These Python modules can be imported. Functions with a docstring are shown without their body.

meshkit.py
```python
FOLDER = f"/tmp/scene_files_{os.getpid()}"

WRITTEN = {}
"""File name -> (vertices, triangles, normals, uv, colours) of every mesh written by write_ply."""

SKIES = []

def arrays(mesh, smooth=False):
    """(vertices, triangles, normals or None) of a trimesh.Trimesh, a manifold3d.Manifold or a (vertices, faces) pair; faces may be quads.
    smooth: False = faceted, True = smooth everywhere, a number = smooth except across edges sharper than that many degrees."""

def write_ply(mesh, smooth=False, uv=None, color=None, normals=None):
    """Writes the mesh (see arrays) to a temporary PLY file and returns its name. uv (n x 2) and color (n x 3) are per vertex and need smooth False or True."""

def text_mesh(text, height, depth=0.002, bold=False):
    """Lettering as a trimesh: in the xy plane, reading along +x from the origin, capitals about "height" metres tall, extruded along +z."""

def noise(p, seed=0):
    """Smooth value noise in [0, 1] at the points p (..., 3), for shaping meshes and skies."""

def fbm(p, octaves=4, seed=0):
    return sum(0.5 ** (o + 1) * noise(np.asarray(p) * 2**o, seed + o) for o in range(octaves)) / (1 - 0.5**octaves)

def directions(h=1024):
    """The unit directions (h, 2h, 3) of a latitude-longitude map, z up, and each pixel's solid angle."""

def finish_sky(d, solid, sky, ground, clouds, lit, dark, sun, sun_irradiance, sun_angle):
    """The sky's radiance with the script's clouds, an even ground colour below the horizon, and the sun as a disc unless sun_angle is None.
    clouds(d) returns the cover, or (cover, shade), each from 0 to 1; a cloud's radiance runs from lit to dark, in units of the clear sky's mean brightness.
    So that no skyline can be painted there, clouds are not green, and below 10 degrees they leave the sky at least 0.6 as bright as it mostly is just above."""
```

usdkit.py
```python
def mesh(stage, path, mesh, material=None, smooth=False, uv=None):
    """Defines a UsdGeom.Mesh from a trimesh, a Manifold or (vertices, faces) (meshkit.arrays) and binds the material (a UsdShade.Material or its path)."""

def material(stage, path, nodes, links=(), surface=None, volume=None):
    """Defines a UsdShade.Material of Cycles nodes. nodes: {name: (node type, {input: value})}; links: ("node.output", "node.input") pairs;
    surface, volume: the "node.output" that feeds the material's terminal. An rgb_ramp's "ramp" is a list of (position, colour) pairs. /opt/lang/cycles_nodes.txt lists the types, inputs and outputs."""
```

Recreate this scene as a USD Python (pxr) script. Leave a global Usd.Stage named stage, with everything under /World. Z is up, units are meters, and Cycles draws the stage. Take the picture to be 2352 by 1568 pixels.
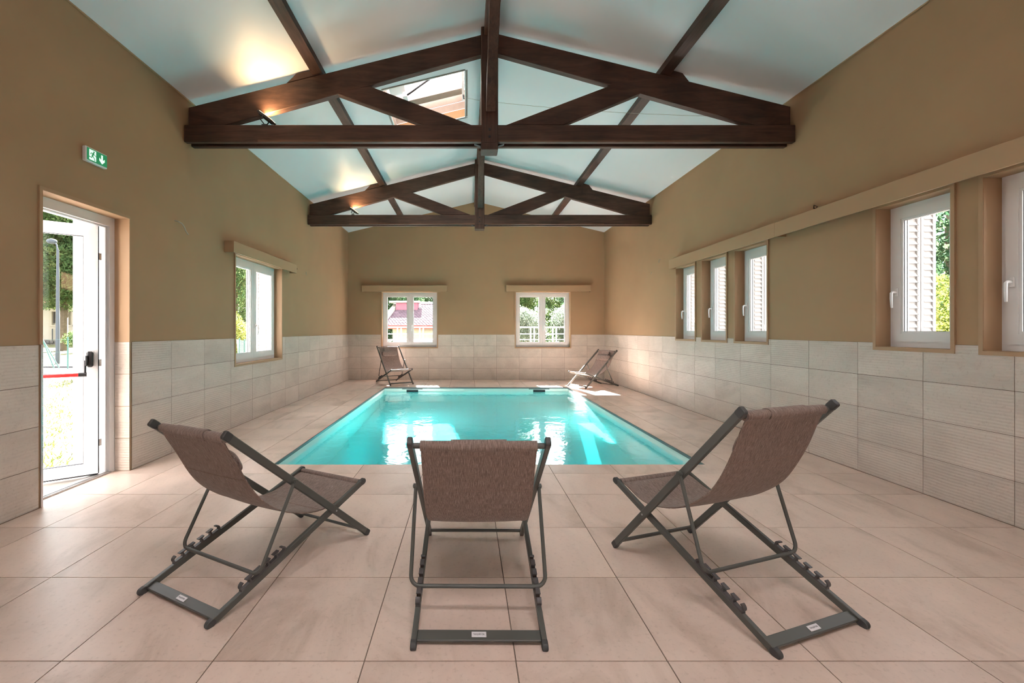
import math, random
import numpy as np
import trimesh
import usdkit, meshkit
from pxr import Usd, UsdGeom, UsdLux, UsdShade, Gf, Sdf
from shapely.geometry import Polygon, box as sbox, LineString, Point
from shapely.ops import unary_union
from shapely import affinity

stage = Usd.Stage.CreateInMemory()
UsdGeom.SetStageUpAxis(stage, 'Z')
UsdGeom.SetStageMetersPerUnit(stage, 1.0)
UsdGeom.Xform.Define(stage, '/World')
UsdGeom.Scope.Define(stage, '/World/Looks')
rng = np.random.default_rng(7)

# ------------------------------------------------------------------ camera, sky, sun, exposure
CAM_H = 1.31
cam = UsdGeom.Camera.Define(stage, '/World/camera')
cam.AddTranslateOp().Set(Gf.Vec3d(0, 0, CAM_H))
cam.AddRotateXYZOp().Set(Gf.Vec3f(90, 0, 0))
cam.CreateHorizontalApertureAttr(36.0)
cam.CreateFocalLengthAttr(1030.0 / 2352 * 36)
cam.CreateHorizontalApertureOffsetAttr(104.0 / 2352 * 36)
cam.CreateVerticalApertureOffsetAttr(-25.0 / 2352 * 36)
cam.CreateClippingRangeAttr(Gf.Vec2f(0.05, 1000))
cam.CreateExposureAttr(0.86)

dome = UsdLux.DomeLight.Define(stage, '/World/sky')
dome.CreateIntensityAttr(1.35)
dome.CreateColorAttr(Gf.Vec3f(0.93, 0.96, 1.0))

SUN = np.array([0.495, -3.02, -2.218]); SUN /= np.linalg.norm(SUN)
def look_matrix(d):                      # a light shines along its -z
    z = -np.array(d, float); z /= np.linalg.norm(z)
    x = np.cross([0, 0, 1.0], z); x /= np.linalg.norm(x)
    y = np.cross(z, x)
    return x, y, z
sun = UsdLux.DistantLight.Define(stage, '/World/sun')
x_, y_, z_ = look_matrix(SUN)
sun.AddTransformOp().Set(Gf.Matrix4d(*x_, 0, *y_, 0, *z_, 0, 0, 0, 0, 1))
sun.CreateIntensityAttr(320000.0)
sun.CreateAngleAttr(0.7)
sun.CreateColorAttr(Gf.Vec3f(1.0, 0.93, 0.92))

# ------------------------------------------------------------------ measures of the room
XL, XR, YB, YF = -3.155, 3.668, 11.95, -3.2      # tile faces of the side and back walls, wall behind the camera
RX, RZ, SL = 0.265, 4.744, 0.24                  # ridge and slope of the ceiling
def ceil_z(x): return RZ - SL * abs(x - RX)
TH = 0.52                                        # thickness of the walls
TILE_TOP = 1.205
PX0, PX1, PY0, PY1 = -1.90, 2.335, 4.39, 10.37   # pool
WATER = -0.10

# ------------------------------------------------------------------ helpers
def V(*a): return np.array(a, float)
used = {}
def numbered(parent, name):
    k = (parent, name); n = used.get(k, 0); used[k] = n + 1
    return name if n == 0 else f'{name}_{n:03d}'
def path_of(parent): return '/World' if parent is None else str(parent.GetPath())
def tag(p, label=None, cat=None, group=None, kind=None):
    for k, v in (('label', label), ('category', cat), ('group', group), ('kind', kind)):
        if v: p.SetCustomDataByKey(k, v)
    return p
def obj(name, mesh, mat, parent=None, smooth=30, label=None):
    if isinstance(mesh, list): mesh = trimesh.util.concatenate(mesh)
    pp = path_of(parent)
    m = usdkit.mesh(stage, f'{pp}/{numbered(pp, name)}', mesh, mat, smooth)
    if label: tag(m.GetPrim(), label)
    return m.GetPrim()
def thing(name, label=None, cat=None, group=None, kind=None, loc=(0, 0, 0), rotz=0.0):
    x = UsdGeom.Xform.Define(stage, '/World/' + numbered('/World', name))
    if any(loc) or rotz:
        x.AddTranslateOp().Set(Gf.Vec3d(*map(float, loc)))
        x.AddRotateZOp().Set(float(math.degrees(rotz)))
    return tag(x.GetPrim(), label, cat, group, kind)
def dup(root, label, loc, rotz=0.0):
    was = root.GetCustomData()
    r = thing(root.GetName(), label, was['category'], was.get('group'), None, loc, rotz)
    r.GetReferences().AddInternalReference(root.GetPath()); r.SetInstanceable(True)
    return r
def bx(x0, x1, y0, y1, z0, z1):
    m = trimesh.creation.box([abs(x1 - x0), abs(y1 - y0), abs(z1 - z0)])
    m.apply_translation([(x0 + x1) / 2, (y0 + y1) / 2, (z0 + z1) / 2]); return m
def hull(pts): return trimesh.convex.convex_hull(np.asarray(pts, float))
def bevel_box(x0, x1, y0, y1, z0, z1, b=0.004):
    x0, x1 = min(x0, x1), max(x0, x1); y0, y1 = min(y0, y1), max(y0, y1); z0, z1 = min(z0, z1), max(z0, z1)
    P = []
    for sx in (0, 1):
        for sy in (0, 1):
            for sz in (0, 1):
                c = V((x0, x1)[sx], (y0, y1)[sy], (z0, z1)[sz]); s = V(1 - 2 * sx, 1 - 2 * sy, 1 - 2 * sz) * b
                for k in range(3):
                    q = c + s; q[k] = c[k]; P.append(q)
    return hull(P)
def extrude(poly, d0, d1, to):
    """shapely polygon in (a, b) extruded from d0 to d1; to(a, b, d) gives world points."""
    out = []
    for g in getattr(poly, 'geoms', [poly]):
        if g.is_empty or g.area < 1e-7: continue
        m = trimesh.creation.extrude_polygon(g, d1 - d0, engine='earcut')
        v = m.vertices; w = to(v[:, 0], v[:, 1], v[:, 2] + d0)
        m = trimesh.Trimesh(np.stack(w, 1), m.faces, process=False)
        if m.volume < 0: m.invert()
        out.append(m)
    return trimesh.util.concatenate(out)
def tube(pts, r, n=10, close=True):
    pts = np.asarray(pts, float); N = len(pts); rr = np.broadcast_to(np.asarray(r, float), (N,))
    t = np.gradient(pts, axis=0); t /= np.linalg.norm(t, axis=1)[:, None]
    a = V(0, 0, 1) if abs(t[0][2]) < .9 else V(1, 0, 0)
    u = np.cross(t[0], a); u /= np.linalg.norm(u)
    rings = []
    for i in range(N):
        u = u - t[i] * (u @ t[i]); u /= np.linalg.norm(u); w = np.cross(t[i], u)
        th = np.linspace(0, 2 * np.pi, n, endpoint=False)
        rings.append(pts[i] + rr[i] * (np.cos(th)[:, None] * u + np.sin(th)[:, None] * w))
    v = np.vstack(rings); f = []
    for i in range(N - 1):
        for k in range(n):
            a0, b0 = i * n + k, i * n + (k + 1) % n
            f += [[a0, b0, b0 + n], [a0, b0 + n, a0 + n]]
    if close:
        v = np.vstack([v, pts[:1], pts[-1:]]); c0, c1 = N * n, N * n + 1
        for k in range(n):
            f += [[c0, (k + 1) % n, k], [c1, (N - 1) * n + k, (N - 1) * n + (k + 1) % n]]
    m = trimesh.Trimesh(v, np.array(f), process=False)
    if m.volume < 0: m.invert()
    return m
def cyl(p0, p1, r, n=16): return tube([p0, p1], r, n)
def beam(p0, p1, w, h, up=(0, 0, 1), b=0.006):
    """squared timber or bar from p0 to p1; w across, h along up; chamfered."""
    p0, p1 = V(*p0), V(*p1); t = (p1 - p0) / np.linalg.norm(p1 - p0)
    u = V(*up) - t * (V(*up) @ t); u /= np.linalg.norm(u); s = np.cross(t, u)
    P = []
    for e, sg in ((p0, 1), (p1, -1)):
        for a in (-1, 1):
            for c in (-1, 1):
                P += [e + s * a * (w / 2 - b) + u * c * h / 2 + t * sg * b, e + s * a * w / 2 + u * c * (h / 2 - b) + t * sg * b, e + s * a * (w / 2 - b) + u * c * (h / 2 - b)]
    return hull(P)

# ------------------------------------------------------------------ materials
def mat(name, nodes, links, surface='p.BSDF', volume=None):
    return usdkit.material(stage, '/World/Looks/' + name, nodes, links, surface=surface, volume=volume)
def plain(name, col, rough=0.5, spec=0.5, metal=0.0, bump=None, var=0.0, scale=6.0, coord='pos'):
    n = {'p': ('principled_bsdf', {'base_color': col, 'roughness': rough, 'specular_ior_level': spec, 'metallic': metal})}
    l = []
    if var or bump:
        n['g'] = ('geometry', {}) if coord == 'pos' else ('texture_coordinate', {})
        src = 'g.position' if coord == 'pos' else 'g.object'
    if var:
        n['n'] = ('noise_texture', {'scale': scale, 'detail': 5.0, 'roughness': 0.6})
        n['r'] = ('rgb_ramp', {'ramp': [(0.25, tuple(c * (1 - var) for c in col)), (0.75, tuple(min(1, c * (1 + var)) for c in col))]})
        l += [(src, 'n.vector'), ('n.fac', 'r.fac'), ('r.color', 'p.base_color')]
    if bump:
        n['bn'] = ('noise_texture', {'scale': bump[0], 'detail': 4.0})
        n['b'] = ('bump', {'strength': bump[1], 'distance': bump[2]})
        l += [(src, 'bn.vector'), ('bn.fac', 'b.height'), ('b.normal', 'p.normal')]
    return mat(name, n, l)

M = {}
M['plaster'] = plain('tan_plaster', (0.395, 0.255, 0.145), 0.75, 0.25, bump=(90, 0.15, 0.004), var=0.05, scale=1.3)
M['trim'] = plain('tan_trim', (0.42, 0.272, 0.158), 0.55, 0.35)
M['ceiling'] = mat('stretch_ceiling', {
    'g': ('geometry', {}), 'n': ('noise_texture', {'scale': 0.7, 'detail': 1.0}), 'b': ('bump', {'strength': 0.5, 'distance': 0.12}),
    'p': ('principled_bsdf', {'base_color': (0.75, 0.80, 0.845), 'roughness': 0.5, 'specular_ior_level': 0.4})},
    [('g.position', 'n.vector'), ('n.fac', 'b.height'), ('b.normal', 'p.normal')])
M['cream'] = plain('cream_render', (0.42, 0.39, 0.35), 0.8, 0.2, bump=(60, 0.3, 0.006), var=0.04, scale=3)
M['shutter'] = plain('cream_shutter', (0.47, 0.44, 0.42), 0.5, 0.4)
M['pvc'] = plain('white_pvc', (0.78, 0.78, 0.78), 0.3, 0.5)
M['white'] = plain('white_metal', (0.85, 0.85, 0.86), 0.25, 0.5)
M['gasket'] = plain('dark_gasket', (0.03, 0.03, 0.035), 0.6, 0.3)
M['blackplastic'] = plain('black_plastic', (0.02, 0.02, 0.022), 0.4, 0.5)
M['red'] = plain('red_bar', (0.75, 0.02, 0.02), 0.3, 0.5)
M['steel'] = plain('steel', (0.55, 0.55, 0.56), 0.35, 0.5, metal=0.9)
M['grout'] = plain('brown_grout', (0.21, 0.16, 0.125), 0.9, 0.1)
M['slab'] = plain('screed', (0.40, 0.36, 0.32), 0.9, 0.1)
SCHLICK = {'lw': ('layer_weight', {'blend': 0.5}), 'p5': ('math', {'math_type': 'power', 'value2': 5.0}), 'ma': ('math', {'math_type': 'multiply_add', 'value2': 0.9, 'value3': 0.035})}
SCHLICK_L = [('lw.facing', 'p5.value1'), ('p5.value', 'ma.value1')]
M['glass'] = mat('window_glass', {
    't': ('transparent_bsdf', {'color': (0.97, 0.98, 0.98)}), 'gl': ('glossy_bsdf', {'color': (1, 1, 1), 'roughness': 0.0}), 'm': ('mix_closure', {}), **SCHLICK},
    [('ma.value', 'm.fac'), ('t.BSDF', 'm.closure1'), ('gl.BSDF', 'm.closure2')] + SCHLICK_L, surface='m.closure')
M['opal'] = mat('opal_sheet', {'t': ('transparent_bsdf', {'color': (0.60, 0.60, 0.60)}), 'd': ('translucent_bsdf', {'color': (0.8, 0.78, 0.78)}), 'm': ('mix_closure', {'fac': 0.30})},
    [('t.BSDF', 'm.closure1'), ('d.BSDF', 'm.closure2')], surface='m.closure')
def wood(name, scale, dark=(0.017, 0.010, 0.008), light=(0.150, 0.076, 0.055)):
    return mat(name, {'g': ('geometry', {}), 'mp': ('mapping', {'scale': scale}),
        'n': ('noise_texture', {'scale': 1.0, 'detail': 7.0, 'roughness': 0.65, 'distortion': 0.6}),
        'n2': ('noise_texture', {'scale': 1.6, 'detail': 3.0}),
        'mx': ('mix_float', {'fac': 0.45}),
        'r': ('rgb_ramp', {'ramp': [(0.28, dark), (0.5, tuple((a + b) / 2.2 for a, b in zip(dark, light))), (0.72, light)]}),
        'b': ('bump', {'strength': 0.5, 'distance': 0.004}),
        'p': ('principled_bsdf', {'roughness': 0.55, 'specular_ior_level': 0.35})},
        [('g.position', 'mp.vector'), ('mp.vector', 'n.vector'), ('g.position', 'n2.vector'), ('n.fac', 'mx.a'), ('n2.fac', 'mx.b'), ('mx.result', 'r.fac'),
         ('r.color', 'p.base_color'), ('n.fac', 'b.height'), ('b.normal', 'p.normal')])
M['wood_x'] = wood('dark_oak_across', (2.2, 30, 30))
M['wood_y'] = wood('dark_oak_along', (30, 2.2, 30))
M['wood_z'] = wood('dark_oak_upright', (30, 30, 2.2))
M['wood_edge'] = wood('worn_oak_edge', (2.2, 30, 30), (0.08, 0.036, 0.022), (0.24, 0.12, 0.075))
M['wood_dg'] = wood('dark_oak_rafter', (2.6, 30, 16))
M['pine'] = plain('pale_pine', (0.30, 0.235, 0.19), 0.6, 0.3, var=0.10, scale=9)
M['pine2'] = plain('orange_pine', (0.30, 0.165, 0.065), 0.5, 0.3, var=0.15, scale=9)
def tile_mat(name, col, vein, rough, relief):
    n = {'g': ('geometry', {}), 'oi': ('object_info', {}),
         'of': ('combine_xyz', {}), 'k': ('math', {'math_type': 'multiply', 'value2': 37.0}),
         'add': ('mix', {'mix_type': 'add', 'fac': 1.0}),
         'n': ('noise_texture', {'scale': 2.3, 'detail': 7.0, 'roughness': 0.62, 'distortion': 0.8}),
         'n3': ('noise_texture', {'scale': 45.0, 'detail': 4.0, 'roughness': 0.7}),
         'mp': ('mapping', {'scale': (1.0, 0.45, 1.0), 'rotation': (0, 0, 0.5)}),
         'r': ('rgb_ramp', {'ramp': [(0.30, vein), (0.47, col), (0.64, tuple(min(1, c * 1.10) for c in col))]}),
         'r3': ('rgb_ramp', {'ramp': [(0.30, (0.86, 0.84, 0.82)), (0.45, (1, 1, 1))]}),
         'mul': ('mix', {'mix_type': 'multiply', 'fac': 1.0}),
         'hs': ('hsv', {'hue': 0.5, 'saturation': 1.0}), 'vv': ('map_range', {'from_min': 0.0, 'from_max': 1.0, 'to_min': 0.95, 'to_max': 1.04}),
         'p': ('principled_bsdf', {'roughness': rough, 'specular_ior_level': 0.45})}
    l = [('oi.random', 'k.value1'), ('k.value', 'of.x'), ('k.value', 'of.y'), ('g.position', 'add.color1'), ('of.vector', 'add.color2'), ('add.color', 'mp.vector'),
         ('mp.vector', 'n.vector'), ('add.color', 'n3.vector'), ('n.fac', 'r.fac'), ('n3.fac', 'r3.fac'), ('r.color', 'mul.color1'), ('r3.color', 'mul.color2'),
         ('mul.color', 'hs.color'), ('oi.random', 'vv.value'), ('vv.result', 'hs.value'), ('hs.color', 'p.base_color')]
    if relief:
        n['w'] = ('wave_texture', {'wave_type': 'bands', 'bands_direction': 'z', 'profile': 'sine', 'scale': 13.4, 'distortion': 1.6, 'detail': 1.0, 'detail_scale': 0.6})
        n['b'] = ('bump', {'strength': 0.55, 'distance': relief})
        l += [('g.position', 'w.vector'), ('w.fac', 'b.height'), ('b.normal', 'p.normal')]
    else:
        n['b'] = ('bump', {'strength': 0.12, 'distance': 0.004})
        l += [('n3.fac', 'b.height'), ('b.normal', 'p.normal')]
    return mat(name, n, l)
M['floor_tile'] = tile_mat('beige_floor_tile', (0.73, 0.575, 0.49), (0.55, 0.415, 0.335), 0.34, 0)
M['wall_tile'] = tile_mat('cream_wave_tile', (0.585, 0.505, 0.44), (0.515, 0.44, 0.38), 0.38, 0.0028)
M['liner'] = plain('pale_pool_liner', (0.84, 0.86, 0.78), 0.6, 0.3)
M['profile'] = plain('grey_pool_profile', (0.12, 0.13, 0.125), 0.45, 0.5)
M['water'] = mat('pool_water', {
    'g': ('geometry', {}), 'mp': ('mapping', {'scale': (1.0, 1.0, 1.0)}),
    'n': ('noise_texture', {'scale': 3.2, 'detail': 3.0, 'roughness': 0.55, 'distortion': 0.6}),
    'b': ('bump', {'strength': 0.35, 'distance': 0.020}),
    'rf': ('refraction_bsdf', {'color': (1, 1, 1), 'IOR': 1.33, 'roughness': 0.0}), 't': ('transparent_bsdf', {'color': (1, 1, 1)}),
    'g1': ('glossy_bsdf', {'color': (1, 1, 1), 'roughness': 0.0}), 'g2': ('glossy_bsdf', {'color': (1, 1, 1), 'roughness': 0.07}), 'gl': ('mix_closure', {'fac': 0.35}), 'f': ('fresnel', {'IOR': 1.33}),
    'm1': ('mix_closure', {}), 'm2': ('mix_closure', {}), 'm3': ('mix_closure', {'fac': 0.35}), **SCHLICK,
    'v': ('absorption_volume', {'color': (0.05, 0.935, 0.985), 'density': 0.66})},
    [('g.position', 'mp.vector'), ('mp.vector', 'n.vector'), ('n.fac', 'b.height'), ('b.normal', 'rf.normal'), ('b.normal', 'g1.normal'), ('b.normal', 'g2.normal'), ('g1.BSDF', 'gl.closure1'), ('g2.BSDF', 'gl.closure2'),
     ('f.fac', 'm1.fac'), ('rf.BSDF', 'm1.closure1'), ('gl.closure', 'm1.closure2'), ('ma.value', 'm2.fac'), ('t.BSDF', 'm2.closure1'), ('gl.closure', 'm2.closure2'),
     ('m1.closure', 'm3.closure1'), ('m2.closure', 'm3.closure2')] + SCHLICK_L,
    surface='m3.closure', volume='v.volume')
M['alu'] = plain('charcoal_aluminium', (0.088, 0.090, 0.080), 0.42, 0.5, bump=(700, 0.1, 0.0006), coord='obj')
M['cap'] = plain('black_cap', (0.060, 0.060, 0.060), 0.5, 0.4)
M['hook'] = plain('grey_hook', (0.085, 0.078, 0.078), 0.45, 0.5)
M['fabric'] = mat('brown_sling_fabric', {
    'c': ('texture_coordinate', {}), 'mp': ('mapping', {'scale': (520, 34, 34)}), 'mq': ('mapping', {'scale': (60, 500, 500)}),
    'n': ('noise_texture', {'scale': 1.0, 'detail': 3.0, 'roughness': 0.7}), 'n2': ('noise_texture', {'scale': 1.0, 'detail': 2.0}),
    'mx': ('mix_float', {'fac': 0.16}),
    'r': ('rgb_ramp', {'ramp': [(0.32, (0.115, 0.078, 0.064)), (0.5, (0.235, 0.172, 0.146)), (0.68, (0.42, 0.33, 0.29))]}),
    'b': ('bump', {'strength': 0.35, 'distance': 0.0015}),
    'p': ('principled_bsdf', {'roughness': 0.85, 'specular_ior_level': 0.2, 'sheen_weight': 0.15})},
    [('c.object', 'mp.vector'), ('c.object', 'mq.vector'), ('mp.vector', 'n.vector'), ('mq.vector', 'n2.vector'), ('n.fac', 'mx.a'), ('n2.fac', 'mx.b'),
     ('mx.result', 'r.fac'), ('r.color', 'p.base_color'), ('mx.result', 'b.height'), ('b.normal', 'p.normal')])
M['seam'] = plain('fabric_seam', (0.30, 0.21, 0.175), 0.85, 0.2)
M['plate'] = plain('silver_plate', (0.72, 0.70, 0.72), 0.4, 0.4)
M['ink'] = plain('black_ink', (0.03, 0.03, 0.035), 0.6, 0.2)
M['cable'] = plain('grey_cable', (0.42, 0.38, 0.32), 0.5, 0.4)
M['cable_dark'] = plain('dark_cable', (0.09, 0.06, 0.04), 0.5, 0.4)
def emit(name, col, s):
    return mat(name, {'e': ('emission', {'color': col, 'strength': s})}, [], surface='e.emission')
M['sign_green'] = mat('sign_green', {'p': ('principled_bsdf', {'base_color': (0.02, 0.20, 0.09), 'roughness': 0.3, 'emission_color': (0.02, 0.35, 0.13), 'emission_strength': 0.25})}, [])
M['sign_white'] = mat('sign_white', {'p': ('principled_bsdf', {'base_color': (0.75, 0.85, 0.78), 'roughness': 0.3, 'emission_color': (0.7, 1.0, 0.8), 'emission_strength': 0.5})}, [])
def leaf(name, a, b, c):
    return mat(name, {'g': ('geometry', {}), 'n': ('noise_texture', {'scale': 1.7, 'detail': 3.0}), 'r': ('rgb_ramp', {'ramp': [(0.32, a), (0.5, b), (0.68, c)]}),
        'd': ('diffuse_bsdf', {}), 't': ('translucent_bsdf', {}), 'm': ('mix_closure', {'fac': 0.45})},
        [('g.position', 'n.vector'), ('n.fac', 'r.fac'), ('r.color', 'd.color'), ('r.color', 't.color'), ('d.BSDF', 'm.closure1'), ('t.BSDF', 'm.closure2')], surface='m.closure')
M['leaf_green'] = leaf('green_leaves', (0.035, 0.066, 0.026), (0.070, 0.115, 0.042), (0.125, 0.15, 0.055))
M['leaf_dark'] = leaf('dark_leaves', (0.016, 0.038, 0.018), (0.034, 0.066, 0.032), (0.065, 0.095, 0.045))
M['leaf_yellow'] = leaf('yellow_leaves', (0.06, 0.09, 0.016), (0.12, 0.14, 0.028), (0.20, 0.19, 0.05))
M['leaf_grey'] = leaf('grey_leaves', (0.07, 0.095, 0.065), (0.12, 0.145, 0.11), (0.19, 0.20, 0.145))  # haze over the window pane, painted as paler shrub leaves
M['bark'] = plain('bark', (0.09, 0.07, 0.05), 0.9, 0.1, var=0.3, scale=8)
M['ground'] = plain('pale_gravel', (0.105, 0.097, 0.088), 0.9, 0.1, var=0.3, scale=1.1)
M['road'] = plain('grey_asphalt', (0.13, 0.13, 0.14), 0.9, 0.1, var=0.1, scale=2)
M['lawn'] = plain('dry_lawn', (0.10, 0.10, 0.055), 0.95, 0.05, var=0.45, scale=1.2)
M['stone'] = plain('grey_stone', (0.09, 0.085, 0.08), 0.9, 0.1, var=0.45, scale=3)
M['rooftile'] = plain('faded_roof_tile', (0.112, 0.078, 0.094), 0.9, 0.1, var=0.4, scale=3)
M['redtile'] = plain('red_roof_tile', (0.22, 0.04, 0.03), 0.85, 0.2, var=0.2, scale=3)
M['pink'] = plain('pink_render', (0.24, 0.095, 0.12), 0.8, 0.2)
M['galv'] = plain('galvanised_steel', (0.032, 0.042, 0.052), 0.6, 0.4, metal=0.0)
M['fence_green'] = plain('green_fence', (0.03, 0.10, 0.075), 0.5, 0.4)
M['railwhite'] = plain('cream_railing', (0.36, 0.34, 0.30), 0.7, 0.3)
M['housewall'] = plain('house_render', (0.34, 0.30, 0.24), 0.85, 0.15, var=0.05, scale=2)
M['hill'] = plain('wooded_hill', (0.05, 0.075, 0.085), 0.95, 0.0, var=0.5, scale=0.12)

# ------------------------------------------------------------------ wall frames: (a along the wall, d outward from the tile face, z)
TO = {'left': lambda a, d, z: (XL - d, a, z), 'right': lambda a, d, z: (XR + d, a, z),
      'back': lambda a, d, z: (a, YB + d, z), 'front': lambda a, d, z: (a, YF - d, z)}
def ext(side, poly, d0, d1): return extrude(poly, d0, d1, lambda a, b, d: TO[side](a, d, b))
def lbox(side, a0, a1, d0, d1, z0, z1, b=0.0):
    m = bevel_box(a0, a1, d0, d1, z0, z1, b) if b else bx(a0, a1, d0, d1, z0, z1)
    v = m.vertices; m = trimesh.Trimesh(np.stack(TO[side](v[:, 0], v[:, 1], v[:, 2]), 1), m.faces, process=False)
    if m.volume < 0: m.invert()
    return m
def lmap(side, m):
    v = m.vertices; m = trimesh.Trimesh(np.stack(TO[side](v[:, 0], v[:, 1], v[:, 2]), 1), m.faces, process=False)
    if m.volume < 0: m.invert()
    return m

# openings of the plaster: (a0, a1, z0, z1)
W_BL = (-2.255, -0.790, 0.865, 2.335); W_BR = (1.305, 2.755, 0.865, 2.335)
W_L = (6.117, 7.637, 0.845, 2.357)
W_R = [(7.205, 7.850, 1.165, 2.395), (6.338, 6.982, 1.165, 2.395), (5.476, 6.124, 1.165, 2.395), (3.395, 4.015, 1.165, 2.395), (2.545, 3.180, 1.165, 2.395)]
DOOR = (3.332, 4.199, 0.0, 2.357)
GLZ = (-0.5, 1.0, 0.0, 2.3)                     # unseen glazed doors behind the viewer, added to brighten the room
OPEN = {'left': [DOOR, W_L], 'right': W_R, 'back': [W_BL, W_BR], 'front': [GLZ]}
TRIM = 0.028
def holes(side, grow, growtop=None):
    gt = grow if growtop is None else growtop
    return unary_union([Polygon()] + [sbox(a0 - grow, z0 - (grow if z0 > 0.01 else 1), a1 + grow, z1 + gt) for a0, a1, z0, z1 in OPEN[side]])
GABLE = lambda e: Polygon([(XL - e, -0.3), (XR + e, -0.3), (XR + e, ceil_z(XR + e) + .02), (RX, RZ + .02), (XL - e, ceil_z(XL - e) + .02)])
outline = {'left': sbox(YF - TH, -0.3, YB, ceil_z(XL) + .01), 'right': sbox(YF - TH, -0.3, YB, ceil_z(XR) + .01), 'back': GABLE(TH), 'front': GABLE(0)}
outer = {'left': sbox(YF - TH, -0.3, YB, 3.8), 'right': sbox(YF - TH, -0.3, YB, 3.8), 'back': GABLE(TH), 'front': GABLE(0)}
WALL_TEXT = {'left': 'tan side wall with exit door and window, cream tiles below', 'right': 'tan side wall with five deep windows, cream wavy tiles below',
             'back': 'tan gable end wall with two windows behind the pool', 'front': 'tan wall behind the viewer with an added glazed door'}
T = 0.6025; G = 0.0022
tile_cols = {'left': 4.792, 'right': 3.002, 'back': 0.193, 'front': 0.193}
for side in ('left', 'right', 'back', 'front'):
    w = thing('wall_' + side, WALL_TEXT[side], 'wall', kind='structure')
    obj('plaster', ext(side, outline[side].difference(holes(side, 0)), 0.006, 0.20), M['plaster'], w, False)
    obj('outer_render', ext(side, outer[side].difference(holes(side, 0.03, 0.22)), 0.20, TH), M['cream'], w, False)
    if side == 'front': continue
    lim = {'left': (-0.6, YB), 'right': (0.6, YB), 'back': (XL, XR)}[side]
    hole = holes(side, TRIM)
    zone = sbox(lim[0], 0, lim[1], TILE_TOP).difference(hole)
    obj('grout', ext(side, zone, 0.003, 0.0065), M['grout'], w, False)
    k0 = math.floor((lim[0] - tile_cols[side]) / T); k1 = math.ceil((lim[1] - tile_cols[side]) / T)
    for r in range(4):
        for k in range(k0, k1):
            a = tile_cols[side] + k * T
            t = sbox(a + G, r * TILE_TOP / 4 + G, a + T - G, (r + 1) * TILE_TOP / 4 - G).intersection(zone)
            if t.is_empty or t.area < 0.004: continue
            obj('tile', ext(side, t, -0.0005 * rng.random(), 0.005), M['wall_tile'], w, False)
    if side == 'left':      # tiled far jamb of the door and the corner strip on the near jamb
        for r in range(4):
            z0, z1 = r * TILE_TOP / 4 + G, (r + 1) * TILE_TOP / 4 - G
            obj('tile', bx(XL - 0.135, XL, DOOR[1] - 0.006, DOOR[1] + 0.003, z0, z1), M['wall_tile'], w, False)
        obj('corner_strip', bx(XL - 0.012, XL + 0.004, DOOR[0] - 0.012, DOOR[0] + 0.004, 0, TILE_TOP), M['steel'], w, False, 'thin metal tile edge strip beside the door')

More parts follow.
